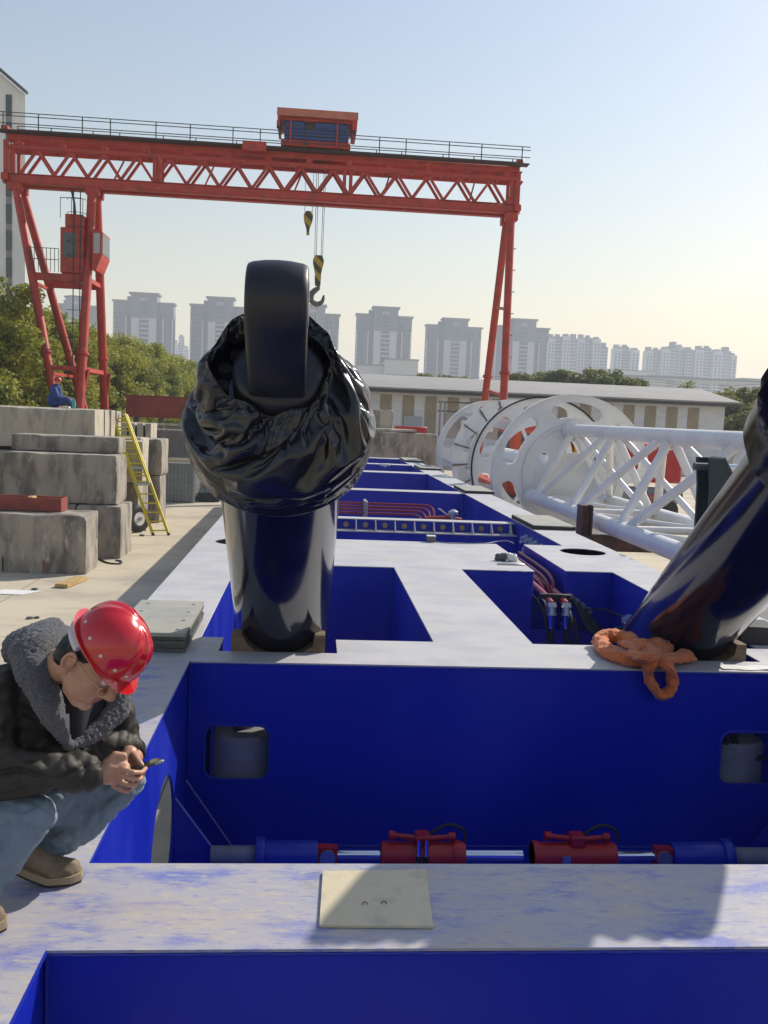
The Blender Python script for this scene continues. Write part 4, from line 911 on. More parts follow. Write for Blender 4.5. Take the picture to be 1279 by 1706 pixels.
# legs
def leg(p0, p1, r=.19):
    p0 = Vector(p0); p1 = Vector(p1); d = p1-p0
    cp(MB().tube(p0, p1, r, n=18), 'leg')
    q = p0+d*.60; e = d.normalized(); cp(MB().lathe(q-e*.06, e, [(0, r+.07), (.12, r+.07)], 18), 'leg_flange')
for s in (-1, 1):
    leg((-3.3, .45*s, 13.6), (-.22, 3.15*s, .75)); leg((.18, .45*s, 13.6), (.18, 3.15*s, .75), .21)
    leg((20.0, .5*s, 13.6), (19.6, 3.15*s, .75))
    cp(MB().bx(-3.6, -3.0, .45*s-.2, .45*s+.2, 13.3, 13.62, .02), 'leg_bracket'); cp(MB().bx(-.1, .5, .45*s-.2, .45*s+.2, 13.3, 13.62, .02), 'leg_bracket'); cp(MB().bx(19.7, 20.3, .5*s-.22, .5*s+.22, 13.25, 13.62, .02), 'leg_bracket')
    def lp(z, uo): f = (13.6-z)/12.85; return (uo[0]+(uo[1]-uo[0])*f, s*(.45+2.7*f), z)
    for z, hh in ((9.35, .34), (5.2, .22)):
        a = lp(z, (-3.3, -.22)); b = lp(z, (.18, .18)); cp(MB().bar(a, b, .16, hh, .01), 'leg_tie')
    cp(MB().bx(-.7, .7, 3.0*s-.3, 3.0*s+.3, .1, .74, .03), 'wheel_box'); cp(MB().bx(19.0, 20.2, 3.0*s-.3, 3.0*s+.3, .1, .74, .03), 'wheel_box')
    cp(MB().bar((.18+.3, s*2.2, 5.2), (.18-.3, s*3.0, 1.0), .10, .10), 'knee_brace')
for z in (9.35, 5.2):
    f = (13.6-z)/12.85; v = .45+2.7*f
    cp(MB().bar((.18, -v, z), (.18, v, z), .14, .20), 'leg_tie'); uo = -3.3+3.08*f; cp(MB().bar((uo, -v, z-.25), (uo, v, z-.25), .12, .14), 'leg_tie')
    v2 = .5+2.65*f; u2 = 20.0-.4*f; cp(MB().bar((u2, -v2, z-.4), (u2, v2, z), .12, .14), 'leg_tie')
cp(MB().bx(-.2, .5, -3.9, 3.9, .42, .72, .02), 'sill_beam'); cp(MB().bx(19.3, 19.9, -3.9, 3.9, .42, .72, .02), 'sill_beam')
for k in range(9): z = 3.5+1.05*k; f = (13.6-z)/12.85; cp(MB().bar((20.0-.4*f+.18, -(.5+2.65*f), z), (20.0-.4*f+.30, -(.5+2.65*f), z), .04, .04), 'step_rung')
# cabin
cab = cp(MB().bx(-1.0, .05, -1.5, .2, 9.55, 11.6, .04), 'cabin')
cp(MB().bx(-.85, -.30, -1.525, -1.50, 10.25, 11.35), 'cabin_window', GLASS, cab); cp(MB().bx(-.8, .0, -1.45, 0, 11.61, 12.2, .02), 'cabin_roof_box', CRANE, cab)
m = MB(); m.prism([(.42, -1.5, 9.75), (.60, -1.5, 9.75), (.86, -1.5, 10.4), (.86, -1.5, 11.5), (.42, -1.5, 11.6)], (0, 1.7, 0)); cab2 = cp(m, 'cabin_front'); cp(MB().bx(.862, .88, -1.4, .1, 10.5, 11.4), 'cabin_window', GLASS, cab2); cp(MB().bx(.50, .78, -1.52, -1.50, 10.5, 11.4), 'cabin_window', pbr('pale_glass', (.35, .36, .35), .15), cab2)
for k in range(8): cp(MB().bx(-2.3+.18*k-.012, -2.3+.18*k+.012, -1.6, -1.576, 9.55, 10.6), 'railing_bar', CRANED)
for z in (10.6, 10.1): cp(MB().bx(-2.3, -1.05, -1.6, -1.576, z-.015, z+.015), 'railing_bar', CRANED)
for k in range(3): cp(MB().bx(-1.0+.5*k-.012, -1.0+.5*k+.012, -1.5, -1.476, 12.0, 12.9), 'roof_railing', CRANED)
cp(MB().bx(-1.0, 0, -1.5, -1.476, 12.88, 12.91), 'roof_railing', CRANED)
cp(MB().path(catmull([(-.5, -.8, 12.2), (-.55, -.8, 12.8), (-.7, -.7, 13.4)], 5), .05, 8), 'cable', BLACK)
cp(MB().bx(-.42, -.38, -1.55, -1.51, 5.0, 13.3), 'ladder_rail', CRANED); cp(MB().bx(-.12, -.08, -1.55, -1.51, 5.0, 13.3), 'ladder_rail', CRANED)
for k in range(12):
    z = 6.0+.62*k
    cp(MB().path([(-.25+.42*math.cos(a), -1.53-.45*abs(math.sin(a)), z) for a in [math.pi*j/10 for j in range(11)]], .014, 5), 'ladder_hoop', CRANED)
# trolley with winch house
trol = cp(MB().bx(9.15, 12.4, -.95, .95, 15.97, 16.28, .03), 'trolley')
cp(MB().bx(9.3, 12.3, -1.02, .85, 16.281, 16.72, .03), 'winch_bed', MBLUE, trol)
cp(MB().bx(10.7, 12.2, -1.0, .8, 16.721, 17.09, .04), 'winch_house', MBLUE, trol); cp(MB().bx(9.35, 10.25, -1.0, .8, 16.721, 17.09, .04), 'motor', MBLUE, trol)
cp(MB().lathe((9.6, -.75, 16.55), (0, 1, 0), [(0, .3), (1.5, .3)], 18), 'winch_drum', DSTEEL, trol)
m = MB(); m.prism([(9.0, -1.25, 17.28), (9.0, -1.25, 17.75), (9.0, 1.25, 17.95), (9.0, 1.25, 17.28)], (3.8, 0, 0)); 
cp(MB().bar((9.0, -1.3, 17.70), (9.0, 1.3, 17.92), .001, .001), 'roof_edge', SALMON, trol) if False else None
rf = MB(); rf.prism([(8.95, -1.3, 17.22), (8.95, -1.22, 17.58), (8.95, 1.3, 17.75), (8.95, 1.3, 17.68), (8.95, -1.15, 17.50), (8.95, -1.22, 17.22)], (3.75, 0, 0)); cp(rf, 'roof', SALMON, trol)
cp(MB().bx(8.97, 12.68, -1.05, 1.1, 17.10, 17.25), 'roof_soffit', CRANE, trol); cp(MB().bx(12.45, 12.66, -1.18, 1.1, 16.80, 17.22), 'roof_side', CRANE, trol); cp(MB().bx(8.98, 9.10, -1.18, 1.1, 16.80, 17.22), 'roof_side', CRANE, trol)
for u in (9.6, 11.75): cp(MB().bx(u-.035, u+.035, -1.12, -1.05, 16.0, 17.25), 'roof_post', CRANE, trol)
for z in (16.42, 16.80): cp(MB().bx(9.2, 12.5, -1.11, -1.09, z, z+.03), 'guard_rail', CRANED, trol)
for u in (9.0, 12.55): cp(MB().lathe((u, -1.0, 16.7), (0, 0, 1), [(0, .06), (.35, .06)], 8), 'floodlight', BLACK, trol)
hx = 11.08
for du in (-.22, -.13, .14, .22): cp(MB().tube((hx+du, 0, 16.0), (hx+du*.85, 0, 11.15), .014, n=6), 'wire_rope', DSTEEL, trol)
STRIPE = None
def stripe():
    m = pbr('hazard_stripe', (.34, .22, .02), .6); nt = m.node_tree; N = nt.nodes; L = nt.links; g = N.new('ShaderNodeTexCoord'); w = N.new('ShaderNodeTexWave'); w.inputs['Scale'].default_value = .95; w.bands_direction = 'DIAGONAL'
    L.new(g.outputs['Object'], w.inputs['Vector']); r = N.new('ShaderNodeMapRange'); r.inputs['From Min'].default_value = .45; r.inputs['From Max'].default_value = .55; L.new(w.outputs['Fac'], r.inputs['Value'])
    mx = N.new('ShaderNodeMix'); mx.data_type = 'RGBA'; mx.inputs['A'].default_value = (.40, .27, .03, 1); mx.inputs['B'].default_value = (.06, .05, .03, 1); L.new(r.outputs[0], mx.inputs['Factor']); L.new(mx.outputs['Result'], N['Principled BSDF'].inputs['Base Color']); return m
STRIPE = stripe()
def block(u, zt, h, w):
    pts = [(u-.30*w, -.14, zt), (u+.30*w, -.14, zt), (u+.5*w, -.14, zt-.14*h), (u+.5*w, -.14, zt-.24*h), (u+.27*w, -.14, zt-.62*h), (u+.30*w, -.14, zt-.70*h), (u+.26*w, -.14, zt-h), (u-.26*w, -.14, zt-h), (u-.30*w, -.14, zt-.70*h), (u-.27*w, -.14, zt-.62*h), (u-.5*w, -.14, zt-.24*h), (u-.5*w, -.14, zt-.14*h)]
    return cp(MB().prism(pts, (0, .28, 0)), 'hook_block', STRIPE, trol, smooth=20)
hb = block(hx, 11.2, 1.42, .52)
hk = [(hx+.02, 0, 9.85), (hx+.03, 0, 9.66), (hx-.10, 0, 9.56), (hx-.28, 0, 9.36), (hx-.27, 0, 9.06), (hx-.02, 0, 8.90), (hx+.24, 0, 9.02), (hx+.32, 0, 9.34)]
cp(MB().path(catmull(hk, 6), .12, 10, rfun=lambda t: .45+.75*math.sin(math.pi*min(1, t*1.02))**.8 if t < .97 else .35), 'hook', DSTEEL, hb)
cp(MB().path(catmull([(hx, 0, 8.92), (hx-.07, 0, 8.8), (hx, 0, 8.66), (hx+.07, 0, 8.8)], 5, closed=True), .02, 6, closed=True), 'shackle', STEEL, hb)
cp(MB().tube((hx, 0, 8.68), (hx-.05, 0, 8.1), .03, n=6), 'chain', STEEL, hb)
trol.location = (-.30, 0, 0)
au = hx-.55
for du in (-.2, .2): cp(MB().tube((au+du, 0, 16.0), (au+du*.9, 0, 13.15), .012, n=6), 'wire_rope', DSTEEL, trol)
cp(MB().prism([(au-.1, -.12, 13.25), (au+.12, -.12, 13.25), (au+.23, -.12, 13.05), (au+.2, -.12, 12.8), (au+.07, -.12, 12.4), (au+.07, -.12, 12.15), (au-.07, -.12, 12.15), (au-.07, -.12, 12.4), (au-.2, -.12, 12.8), (au-.23, -.12, 13.05)], (0, .24, 0)), 'hook_block', STRIPE, trol, smooth=20)

# ================================================================== warehouse
WWALL = pbr('warehouse_white', (.64, .66, .70), .8, col2=(.57, .59, .62), scale=.8, stretch=(1, 1, 4), bump=.1, bscale=8)
WTAN = pbr('warehouse_tan', (.33, .28, .20), .8, col2=(.28, .24, .18), scale=2)
WROOF = pbr('warehouse_roof', (.30, .29, .275), .85, col2=(.25, .24, .225), scale=.7, stretch=(1, 3, 1))
wh = thing('warehouse', 'long low warehouse with white and tan striped wall and grey roof', 'building', (16, 76, 0))
wx0, wx1, wy = -6.0, 32.1, 70.0
MB().bx(wx0, wx1, wy, wy+14, 0, 5.62).build('wall', WWALL, wh)
MB().prism([(wx0-.6, wy-.9, 5.68), (wx0-.6, wy-.9, 5.80), (wx0-.6, wy+7, 7.05), (wx0-.6, wy+15, 5.80), (wx0-.6, wy+15, 5.68)], (wx1-wx0+1.5, 0, 0)).build('roof', WROOF, wh)
MB().bx(wx0-.6, wx1+.9, wy-.88, wy-.02, 5.45, 5.675).build('eave', pbr('dark_eave', (.06, .06, .058), .8), wh)
x = wx0+.75
while x < wx1-1.6:
    MB().bx(x, x+.88, wy-.05, wy-.002, 2.2, 5.25).build('tan_panel', WTAN, wh); x += 1.72
MB().bx(wx0, wx1, wy-.07, wy-.003, 1.9, 2.15).build('sill_band', WWALL, wh)
MB().bx(6.9, 8.3, wy-.09, wy-.053, 2.9, 3.7).build('notice_board', pbr('notice', (.35, .38, .42), .6), wh)
MB().bx(33.0, 37.5, 71, 76, 0, 3.4, .05).build('low_hut', WWALL, None, label='low pale hut at the right end of the warehouse', cat='hut')
# factory block at the left edge
fb = thing('factory_block', 'tall white factory block with a slit of windows at the left edge', 'building', (-30, 80, 0))
fx = atY(42, 200, 76).x; z0 = atY(42, 157, 76).z; z1 = atY(0, 121, 76).z
fm = MB(); xa = atY(0, 121, 76).x; sl_ = (z1-z0)/(fx-xa)
fm.prism([(fx, 76, 0), (fx, 76, z0), (fx-9, 76, z0+9*sl_), (fx-18, 76, z0), (fx-18, 76, 0)], (-11, 30, 0)); FWH = pbr('factory_white', (.80, .79, .76), .8, col2=(.74, .73, .71), scale=.3)
fm.build('wall', FWH, fb)
MB().bar((fx+.2, 75.8, z0+.05), (fx-9, 75.8, z0+9*sl_+.25), .5, .22).build('roof_edge', DSTEEL, fb)
wxc = atY(15.2, 300, 76).x
for k in range(11):
    zt = atY(15, 158, 76).z-2.05*k; MB().bx(wxc-.22, wxc+.22, 75.93, 75.995, zt-1.5, zt).build('slit_window', GLASS, fb); 
    if k < 10: MB().bx(wxc-.22, wxc+.22, 75.96, 75.995, zt-2.04, zt-1.51).build('slit_panel', GREY, fb)

# ================================================================== towers
TW = pbr('tower_render', (.20, .215, .235), .8, col2=(.165, .18, .205), scale=.05); TWL = pbr('tower_pale', (.48, .48, .47), .8); TWD = pbr('tower_window', (.09, .12, .16), .3); TWG = pbr('tower_grey', (.22, .225, .235), .8)
def towerA(x0, x1, yt, Y, label):
    a = atY(x0, 600, Y); b = atY(x1, 600, Y); Wd = b.x-a.x; xc = (a.x+b.x)/2; Ht = atY((x0+x1)/2, yt, Y).z
    t = thing('residential_tower', label, 'tower', (xc, Y, 0), group='residential towers on the skyline')
    bx = lambda u0, u1, d0, d1, zz0, zz1: MB().bx(xc+u0*Wd, xc+u1*Wd, Y+d0, Y+d1, zz0, zz1)
    hw = Ht*.935
    bx(-.5, -.20, 0, 9, 0, hw).build('left_wing', TW, t); bx(.24, .5, 0, 9, 0, hw*.992).build('right_wing', TW, t)
    bx(-.20, .24, -2.5, 9, 0, Ht).build('centre_block', TW, t)
    bx(-.23, .27, -3.3, 9.5, Ht, Ht+1.2).build('top_cornice', TWG, t); bx(-.52, -.205, -.8, 9.5, hw, hw+1.1).build('cornice', TWG, t); bx(.245, .525, -.8, 9.5, hw*.992, hw*.992+1.1).build('cornice', TWG, t)
    bx(-.28, -.19, 2, 8, hw, Ht*.985).build('roof_house', TWG, t)
    bx(-.185, -.06, -2.9, -2.5, 0, Ht*.80).build('pilaster', TWL, t); bx(.10, .225, -2.9, -2.5, 0, Ht*.80).build('pilaster', TWL, t)
    bx(-.055, .095, -2.62, -2.501, 0, Ht*.795).build('glass_strip', TWD, t)
    fl = 3.0; n = int(hw/fl); m = MB(); w = MB()
    for k in range(2, n-1):
        z = k*fl
        if z < Ht*.79: m.bx(xc-.055*Wd, xc+.095*Wd, Y-2.75, Y-2.63, z, z+.8)
        for (u0, u1, c) in ((-.49, -.22, 4), (.26, .49, 4)):
            for j in range(c):
                ua = u0+(u1-u0)*(j+.15)/c; ub = u0+(u1-u0)*(j+.85)/c
                if j == 2: continue
                w.bx(xc+ua*Wd, xc+ub*Wd, Y-.10, Y-.002, z, z+1.7)
    m.build('floor_band', TWL, t, kind='stuff', smooth=0); w.build('window_grid', TWD, t, kind='stuff', smooth=0)
    for u in (-.49, -.285, .33, .485): bx(u-.012, u+.012, -.5, -.11, 0, hw*.86).build('fin', TWL, t)
    for k in range(3): bx(-.05, .09, -2.60, -2.501, Ht*(.835+.036*k), Ht*(.853+.036*k)).build('window_row', TWD, t)
    for k in range(3): bx(-.035+.04*k, -.015+.04*k, -2.60, -2.501, Ht*.945, Ht*.972).build('crown_light', TWL, t)
    return t
towerA(88, 163, 497, 665, 'tower behind the crane cabin leg at the left')
towerA(188, 288, 491, 625, 'tower right of the crane left leg, above the trees')
towerA(316, 412, 498, 640, 'tower partly hidden by the left edge of the black plastic')
towerA(472, 563, 510, 655, 'tower mostly hidden behind the black plastic and hook')
towerA(592, 684, 514, 650, 'tower just right of the black plastic with low white block at its foot')
towerA(709, 800, 533, 690, 'tower left of the crane right leg')
towerA(824, 912, 534, 690, 'tower directly behind the crane right leg')
def towerB(x0, x1, yt, Y, label, lumps):
    a = atY(x0, 600, Y); b = atY(x1, 600, Y); Wd = b.x-a.x; Ht = atY((x0+x1)/2, yt, Y).z
    t = thing('distant_tower', label, 'tower', ((a.x+b.x)/2, Y, 0), group='distant slab towers at the right')
    n = len(lumps)
    m = MB(); wv = MB()
    for k, h in enumerate(lumps):
        u0 = a.x+Wd*k/n; u1 = a.x+Wd*(k+1)/n; d = 4*math.sin(k*1.9)
        MB().bx(u0+.05, u1-.05, Y+d, Y+8, 0, Ht*h).build('bay', TW if k % 2 else TWL, t); MB().bx(u0+.15*(u1-u0), u0+.75*(u1-u0), Y+d+1, Y+6, Ht*h, Ht*h+2.2+2*((k*7) % 3 == 0)).build('roof_house', TWG, t)
        wv.bx(u0+.2*(u1-u0), u0+.45*(u1-u0), Y+d-.1, Y+d-.002, 3, Ht*h-3); wv.bx(u0+.62*(u1-u0), u0+.85*(u1-u0), Y+d-.1, Y+d-.002, 3, Ht*h-3)
        for f in range(int(Ht*h/3.2)): m.bx(u0+.1*(u1-u0), u1-.1*(u1-u0), Y+d-.3, Y+d-.101, 3.2*f, 3.2*f+.9)
    wv.build('window_strips', TWD, t, kind='stuff', smooth=0); m.build('balcony_bands', TWL, t, kind='stuff', smooth=0)
towerB(911, 960, 560, 880, 'distant slab tower beside the crane leg tower, left half', (.97, 1, 1, .98))
towerB(961, 1011, 562, 900, 'distant slab tower beside the crane leg tower, right half', (.98, 1, .98, .9))
towerB(1021, 1064, 577, 960, 'small narrow distant tower standing alone', (.97, 1, .96))
towerB(1075, 1154, 576, 930, 'distant stepped tower second from the right', (.93, .95, .96, 1.0, 1.0, .97))
towerB(1158, 1231, 580, 930, 'rightmost distant tower on the skyline', (.97, 1.0, .96, .97, .93))
towerB(287, 315, 560, 1150, 'faint pale tower in the gap left of the black plastic', (.9, 1, .85))
def lowb(x0, x1, yt, Y, label, mat=None):
    a = atY(x0, 630, Y); b = atY(x1, 630, Y); Ht = atY((x0+x1)/2, yt, Y).z
    t = thing('low_building', label, 'building', ((a.x+b.x)/2, Y, 0), group='low buildings below the towers')
    MB().bx(a.x, b.x, Y, Y+25, 0, Ht).build('wall', mat or TWL, t); MB().bx(a.x-.5, b.x+.5, Y-.6, Y+25.5, Ht, Ht+.8).build('roof_edge', TWG, t)
    n = 3
    for k in range(n): z = Ht*(.2+.26*k); MB().bx(a.x+1, b.x-1, Y-.12, Y-.002, z, z+Ht*.05).build('window_band', TWD, t)
lowb(640, 696, 600, 520, 'low white block in front of the tower right of the black plastic'); lowb(596, 641, 609, 525, 'lower white annex beside the black plastic')
lowb(1010, 1090, 618, 700, 'white low building below the small distant tower'); lowb(1085, 1165, 628, 640, 'low pale building below the stepped tower'); lowb(1236, 1330, 634, 560, 'pale building with signs at the right edge'); lowb(690, 712, 628, 560, 'small pale building between two towers'); lowb(905, 1000, 625, 700, 'long pale building behind the dark trees')
# elevated road at the right
t = thing('elevated_road', 'pale elevated road crossing behind the warehouse at right', 'bridge', (180, 480, 0)); zz = atY(1150, 632, 480).z
MB().bx(120, 420, 480, 492, zz-1.4, zz).build('deck', TWL, t); MB().bx(120, 420, 479.7, 480, zz, zz+.9).build('parapet', TWG, t)
for k in range(10): MB().bx(130+30*k, 133+30*k, 483, 489, 0, zz-1.41).build('pier', TWL, t)

# ================================================================== trees
def leafmat(nm, a, b, c): return pbr(nm, a, .55, col2=b, scale=.9, lo=.38, hi=.62, detail=6, col3=c, scale3=.35, lo3=.52, hi3=.72, transl=.42, spec=.35)
LEAF = leafmat('camphor_leaves', (.22, .255, .035), (.36, .35, .06), (.13, .175, .03)); LEAFD = leafmat('dark_leaves', (.13, .165, .045), (.19, .215, .06), (.09, .12, .04)); LEAFO = leafmat('olive_leaves', (.17, .18, .055), (.23, .23, .07), (.12, .135, .045))
BARK = pbr('bark', (.09, .07, .05), .9)
def crownmesh(seed, rx, rz, ncl, per, leaf, droop=.0, shape=1.0):
    rs = np.random.RandomState(seed); vs = []; 
    C = []
    while len(C) < ncl:
        p = rs.uniform(-1, 1, 3); r = np.linalg.norm(p)
        if .35 < r < 1.0 and p[2] > -.95: C.append(p*np.array([rx, rx, rz])*(.80+.25*rs.rand()))
    C = np.array(C); allp = []
    for c in C:
        cr = (.24+.16*rs.rand())*rx
        q = rs.normal(0, 1, (per, 3)); q /= np.linalg.norm(q, axis=1)[:, None]; q *= (rs.rand(per, 1)**.45)*cr; q[:, 2] *= .75; allp.append(c+q)
    P = np.concatenate(allp); n = len(P)
    d = rs.normal(0, 1, (n, 3)); d[:, 2] *= .6; d /= np.linalg.norm(d, axis=1)[:, None]
    e = np.cross(d, rs.normal(0, 1, (n, 3))); e /= np.linalg.norm(e, axis=1)[:, None]
    s = leaf*(.6+.8*rs.rand(n, 1))
    V = np.stack([P-d*s, P+e*s*.55, P+d*s, P-e*s*.55], 1).reshape(-1, 3)
    F = np.arange(4*n).reshape(-1, 4)
    me = bpy.data.meshes.new('crown'); me.from_pydata(V.tolist(), [], F.tolist()); me.update(); return me
CM = [crownmesh(s, 2.7, 3.6, 80, 520, .105) for s in (1, 2, 3, 4)]
CS = [crownmesh(s, 2.6, 2.3, 34, 200, .19) for s in (5, 6)]
for me in CM: me.materials.append(LEAF)
for me, mt in zip(CS, (LEAFO, LEAFD)): me.materials.append(mt)
CSB = [CS[0].copy(), CS[1].copy()]
for me, mt in zip(CSB, (LEAFD, LEAFO)): me.materials.clear(); me.materials.append(mt)
def tree(loc, hgt, me, label, group, rz=0, sxy=1.0, sz=1.0, mt=BARK, cz=None):
    t = thing('tree', label, 'tree', loc, 0, group)
    h = hgt; m = MB(); m.path(catmull([(0, 0, -.05), (.06, .03, h*.25), (-.05, .08, h*.5), (.05, 0, h*.8)], 5), .17, 10, rfun=lambda q: 1.15-.75*q)
    for k in range(6):
        a = k*1.05+rz; z = h*(.30+.07*k); m.path(catmull([(0, .02, z), (.5*math.cos(a), .5*math.sin(a), z+.5), (1.2*math.cos(a), 1.2*math.sin(a), z+1.2)], 4), .07, 6, rfun=lambda q: 1-.7*q)
    m.build('trunk', mt, t, local=True)
    c = bpy.data.objects.new('crown', me); COL.objects.link(c); c.parent = t; c.location = (0, 0, h-3.6*sz*.98 if cz is None else cz); c.rotation_euler = (0, 0, rz); c.scale = (sxy, sxy, sz); return t
ORD = ('first', 'second', 'third', 'fourth', 'fifth', 'sixth', 'seventh', 'eighth', 'ninth', 'tenth', 'eleventh', 'twelfth', 'thirteenth', 'fourteenth', 'fifteenth', 'sixteenth')
rt = random.Random(5); y = 41.0
for k in range(15):
    hh = 8.9+rt.uniform(-.35, .45); tree((-15.6+rt.uniform(-.5, .5), y, 0), hh, CM[k % 4], 'dense green camphor tree, %s of the left row counted from the near end' % ORD[k], 'row of camphor trees along the left', rt.uniform(0, 6), 1.06, 1.08); y += 4.0+.25*k*.6
for k in range(7):
    tree((-19.5+rt.uniform(-.5, .5), 40+4.6*k, 0), 9.4, CM[(k+2) % 4], 'camphor tree of the second row at the far left, %s from the near end' % ORD[k], 'second row of camphor trees', rt.uniform(0, 6), 1.1, 1.1)
# undergrowth hedge below the crowns
hm = crownmesh(9, 2.2, 1.3, 26, 360, .105); hm.materials.append(LEAF)
for k in range(14):
    t = thing('shrub', 'green shrub under the left tree row, %s from the near end' % ORD[k], 'shrub', (-13.6+rt.uniform(-.3, .3), 40+3.7*k, 0), 0, 'shrubs under the left trees')
    c = bpy.data.objects.new('foliage', hm); COL.objects.link(c); c.parent = t; c.location = (0, 0, 1.5); c.rotation_euler = (0, 0, rt.uniform(0, 6)); c.scale = (1, 1, 1.35)
    MB().tube((0, 0, 0), (0, 0, 1.5), .08, .05, 6).build('stem', BARK, t, local=True)
bt = [(700, 628, 112, 0), (724, 626, 115, 1), (748, 631, 118, 0), (775, 630, 115, 1), (800, 634, 120, 1), (862, 626, 110, 0), (885, 624, 105, 1), (905, 622, 104, 1), (930, 621, 102, 0), (952, 624, 102, 0), (985, 617, 100, 1), (1012, 618, 100, 1), (1005, 632, 96, 0), (1040, 636, 98, 0), (1068, 637, 100, 0), (660, 634, 118, 0)]
for k, (x, yt, Y, kk) in enumerate(bt):
    p = atY(x, yt, Y); s = 1.0+.15*math.sin(k*2)
    tree((p.x, Y, 0), p.z-.2, (CS if k % 2 else CSB)[kk], '%s tree above the warehouse roof, %s from the left' % (('olive', 'dark green')[(kk if k % 2 else 1-kk)], ORD[sorted([q[0] for q in bt]).index(x)]), 'trees behind the warehouse', rt.uniform(0, 6), s, s, cz=p.z-2.35*s)
for k, (x, yt, Y) in enumerate(((1206, 662, 84), (1232, 652, 80), (1262, 658, 78), (1290, 650, 76), (1225, 672, 76), (1255, 680, 72), (1300, 675, 72))):
    p = atY(x, yt, Y); tree((p.x, Y, 0), p.z, (CS, CSB)[k % 2][0 if k % 2 == 0 else 1], 'olive green tree right of the warehouse end, %s from the left' % ORD[sorted([1206, 1232, 1262, 1290, 1225, 1255, 1300]).index(x)], 'trees right of the warehouse', rt.uniform(0, 6), 1.05, 1.1, cz=p.z-2.45)
p = atY(1146, 632, 105); t = thing('palm_tree', 'small dark spiky palm above the warehouse roof', 'tree', (p.x, 105, 0)); MB().tube((0, 0, 0), (0, 0, p.z-.8), .2, .15, 8).build('trunk', BARK, t, local=True)
m = MB()
for k in range(26):
    a = k*2.4; e = .9-.05*k; d = Vector((math.cos(a)*math.cos(e), math.sin(a)*math.cos(e), math.sin(e))); sd = d.cross(Vector((0, 0, 1))).normalized()*.16; c = Vector((0, 0, p.z-.9))
    m.add([c, c+d*.8+sd, c+d*1.5-Vector((0, 0, .2)), c+d*.8-sd], [(0, 1, 2, 3)])
m.build('crown', LEAFD, t, local=True)
# overhead lines between warehouse and towers
for k in range(5):
    a = atY(560, 622+4*k, 150); b = atY(1330, 632+5*k, 150); pts = [a.lerp(b, i/20)-Vector((0, 0, 1.2*math.sin(math.pi*((i*3/20) % 1)))) for i in range(21)]
    MB().path(pts, .03, 4).build('power_line', DSTEEL, None, label='overhead power line above the warehouse, %s from the top' % ORD[k], cat='power line', group='overhead lines')
# ================================================================== people
SKIN = pbr('skin', (.46, .255, .165), .5, col2=(.40, .205, .13), scale=14, bump=.08, bscale=90); SKIN.node_tree.nodes['Principled BSDF'].inputs['Subsurface Weight'].default_value = .12; SKIN.node_tree.nodes['Principled BSDF'].inputs['Subsurface Radius'].default_value = (.02, .008, .004)
HAIR = pbr('black_hair', (.008, .007, .007), .5)
JACK = pbr('jacket_nylon', (.030, .027, .021), .60, col2=(.040, .035, .028), scale=6, bump=.15, bscale=30, spec=.35)
FLEECE = pbr('grey_fleece', (.060, .066, .080), .95, col2=(.20, .195, .19), scale=150, lo=.50, hi=.72, bump=1.0, bscale=130, sheen=.3, bdist=.016)
JEANS = pbr('jeans', (.14, .19, .24), .85, col2=(.20, .255, .30), scale=5, lo=.4, hi=.7, bump=.2, bscale=150)
SHOE = pbr('shoe_suede', (.16, .12, .075), .8, col2=(.22, .17, .11), scale=12); SOLE = pbr('shoe_sole', (.30, .235, .15), .8); SOLEB = pbr('shoe_tread', (.03, .025, .02), .8)
HELM = pbr('helmet_red', (.50, .008, .014), .16, spec=.5, coat=.6, coatr=.06)
M_ = atY
man = thing('person', 'person in red helmet, black jacket and jeans crouching and looking at a phone', 'person', (-1.0, 2.95, 2.0))
# --- key points
kneeL = M_(213, 1302, 3.16); ankL = M_(72, 1418, 3.13); hipL = M_(-50, 1318, 3.12)
kneeR = M_(50, 1364, 2.74); ankR = M_(-68, 1512, 2.66); hipR = M_(-130, 1330, 2.88)
pel = M_(-95, 1320, 3.0); belly = M_(-35, 1260, 2.98); chest = M_(45, 1175, 2.94); neck0 = M_(84, 1112, 2.86)
shR = M_(-8, 1150, 2.80); shL = M_(176, 1160, 3.06); elR = M_(-22, 1284, 2.72); elL = M_(208, 1236, 3.12)
wrR = M_(166, 1288, 2.78); wrL = M_(226, 1262, 3.04)
HC = M_(158, 1098.5, 2.70)
hf = Vector((.644, -.372, -.669)).normalized(); hs = Vector((-.369, -.917, .155)); hs = (hs-hf*hs.dot(hf)).normalized(); hu = hs.cross(hf).normalized()   # hs: his right (towards camera)
HM = Matrix((hf, hs, hu)).transposed()
def H(f, s, u): return HC+hf*f+hs*s+hu*u
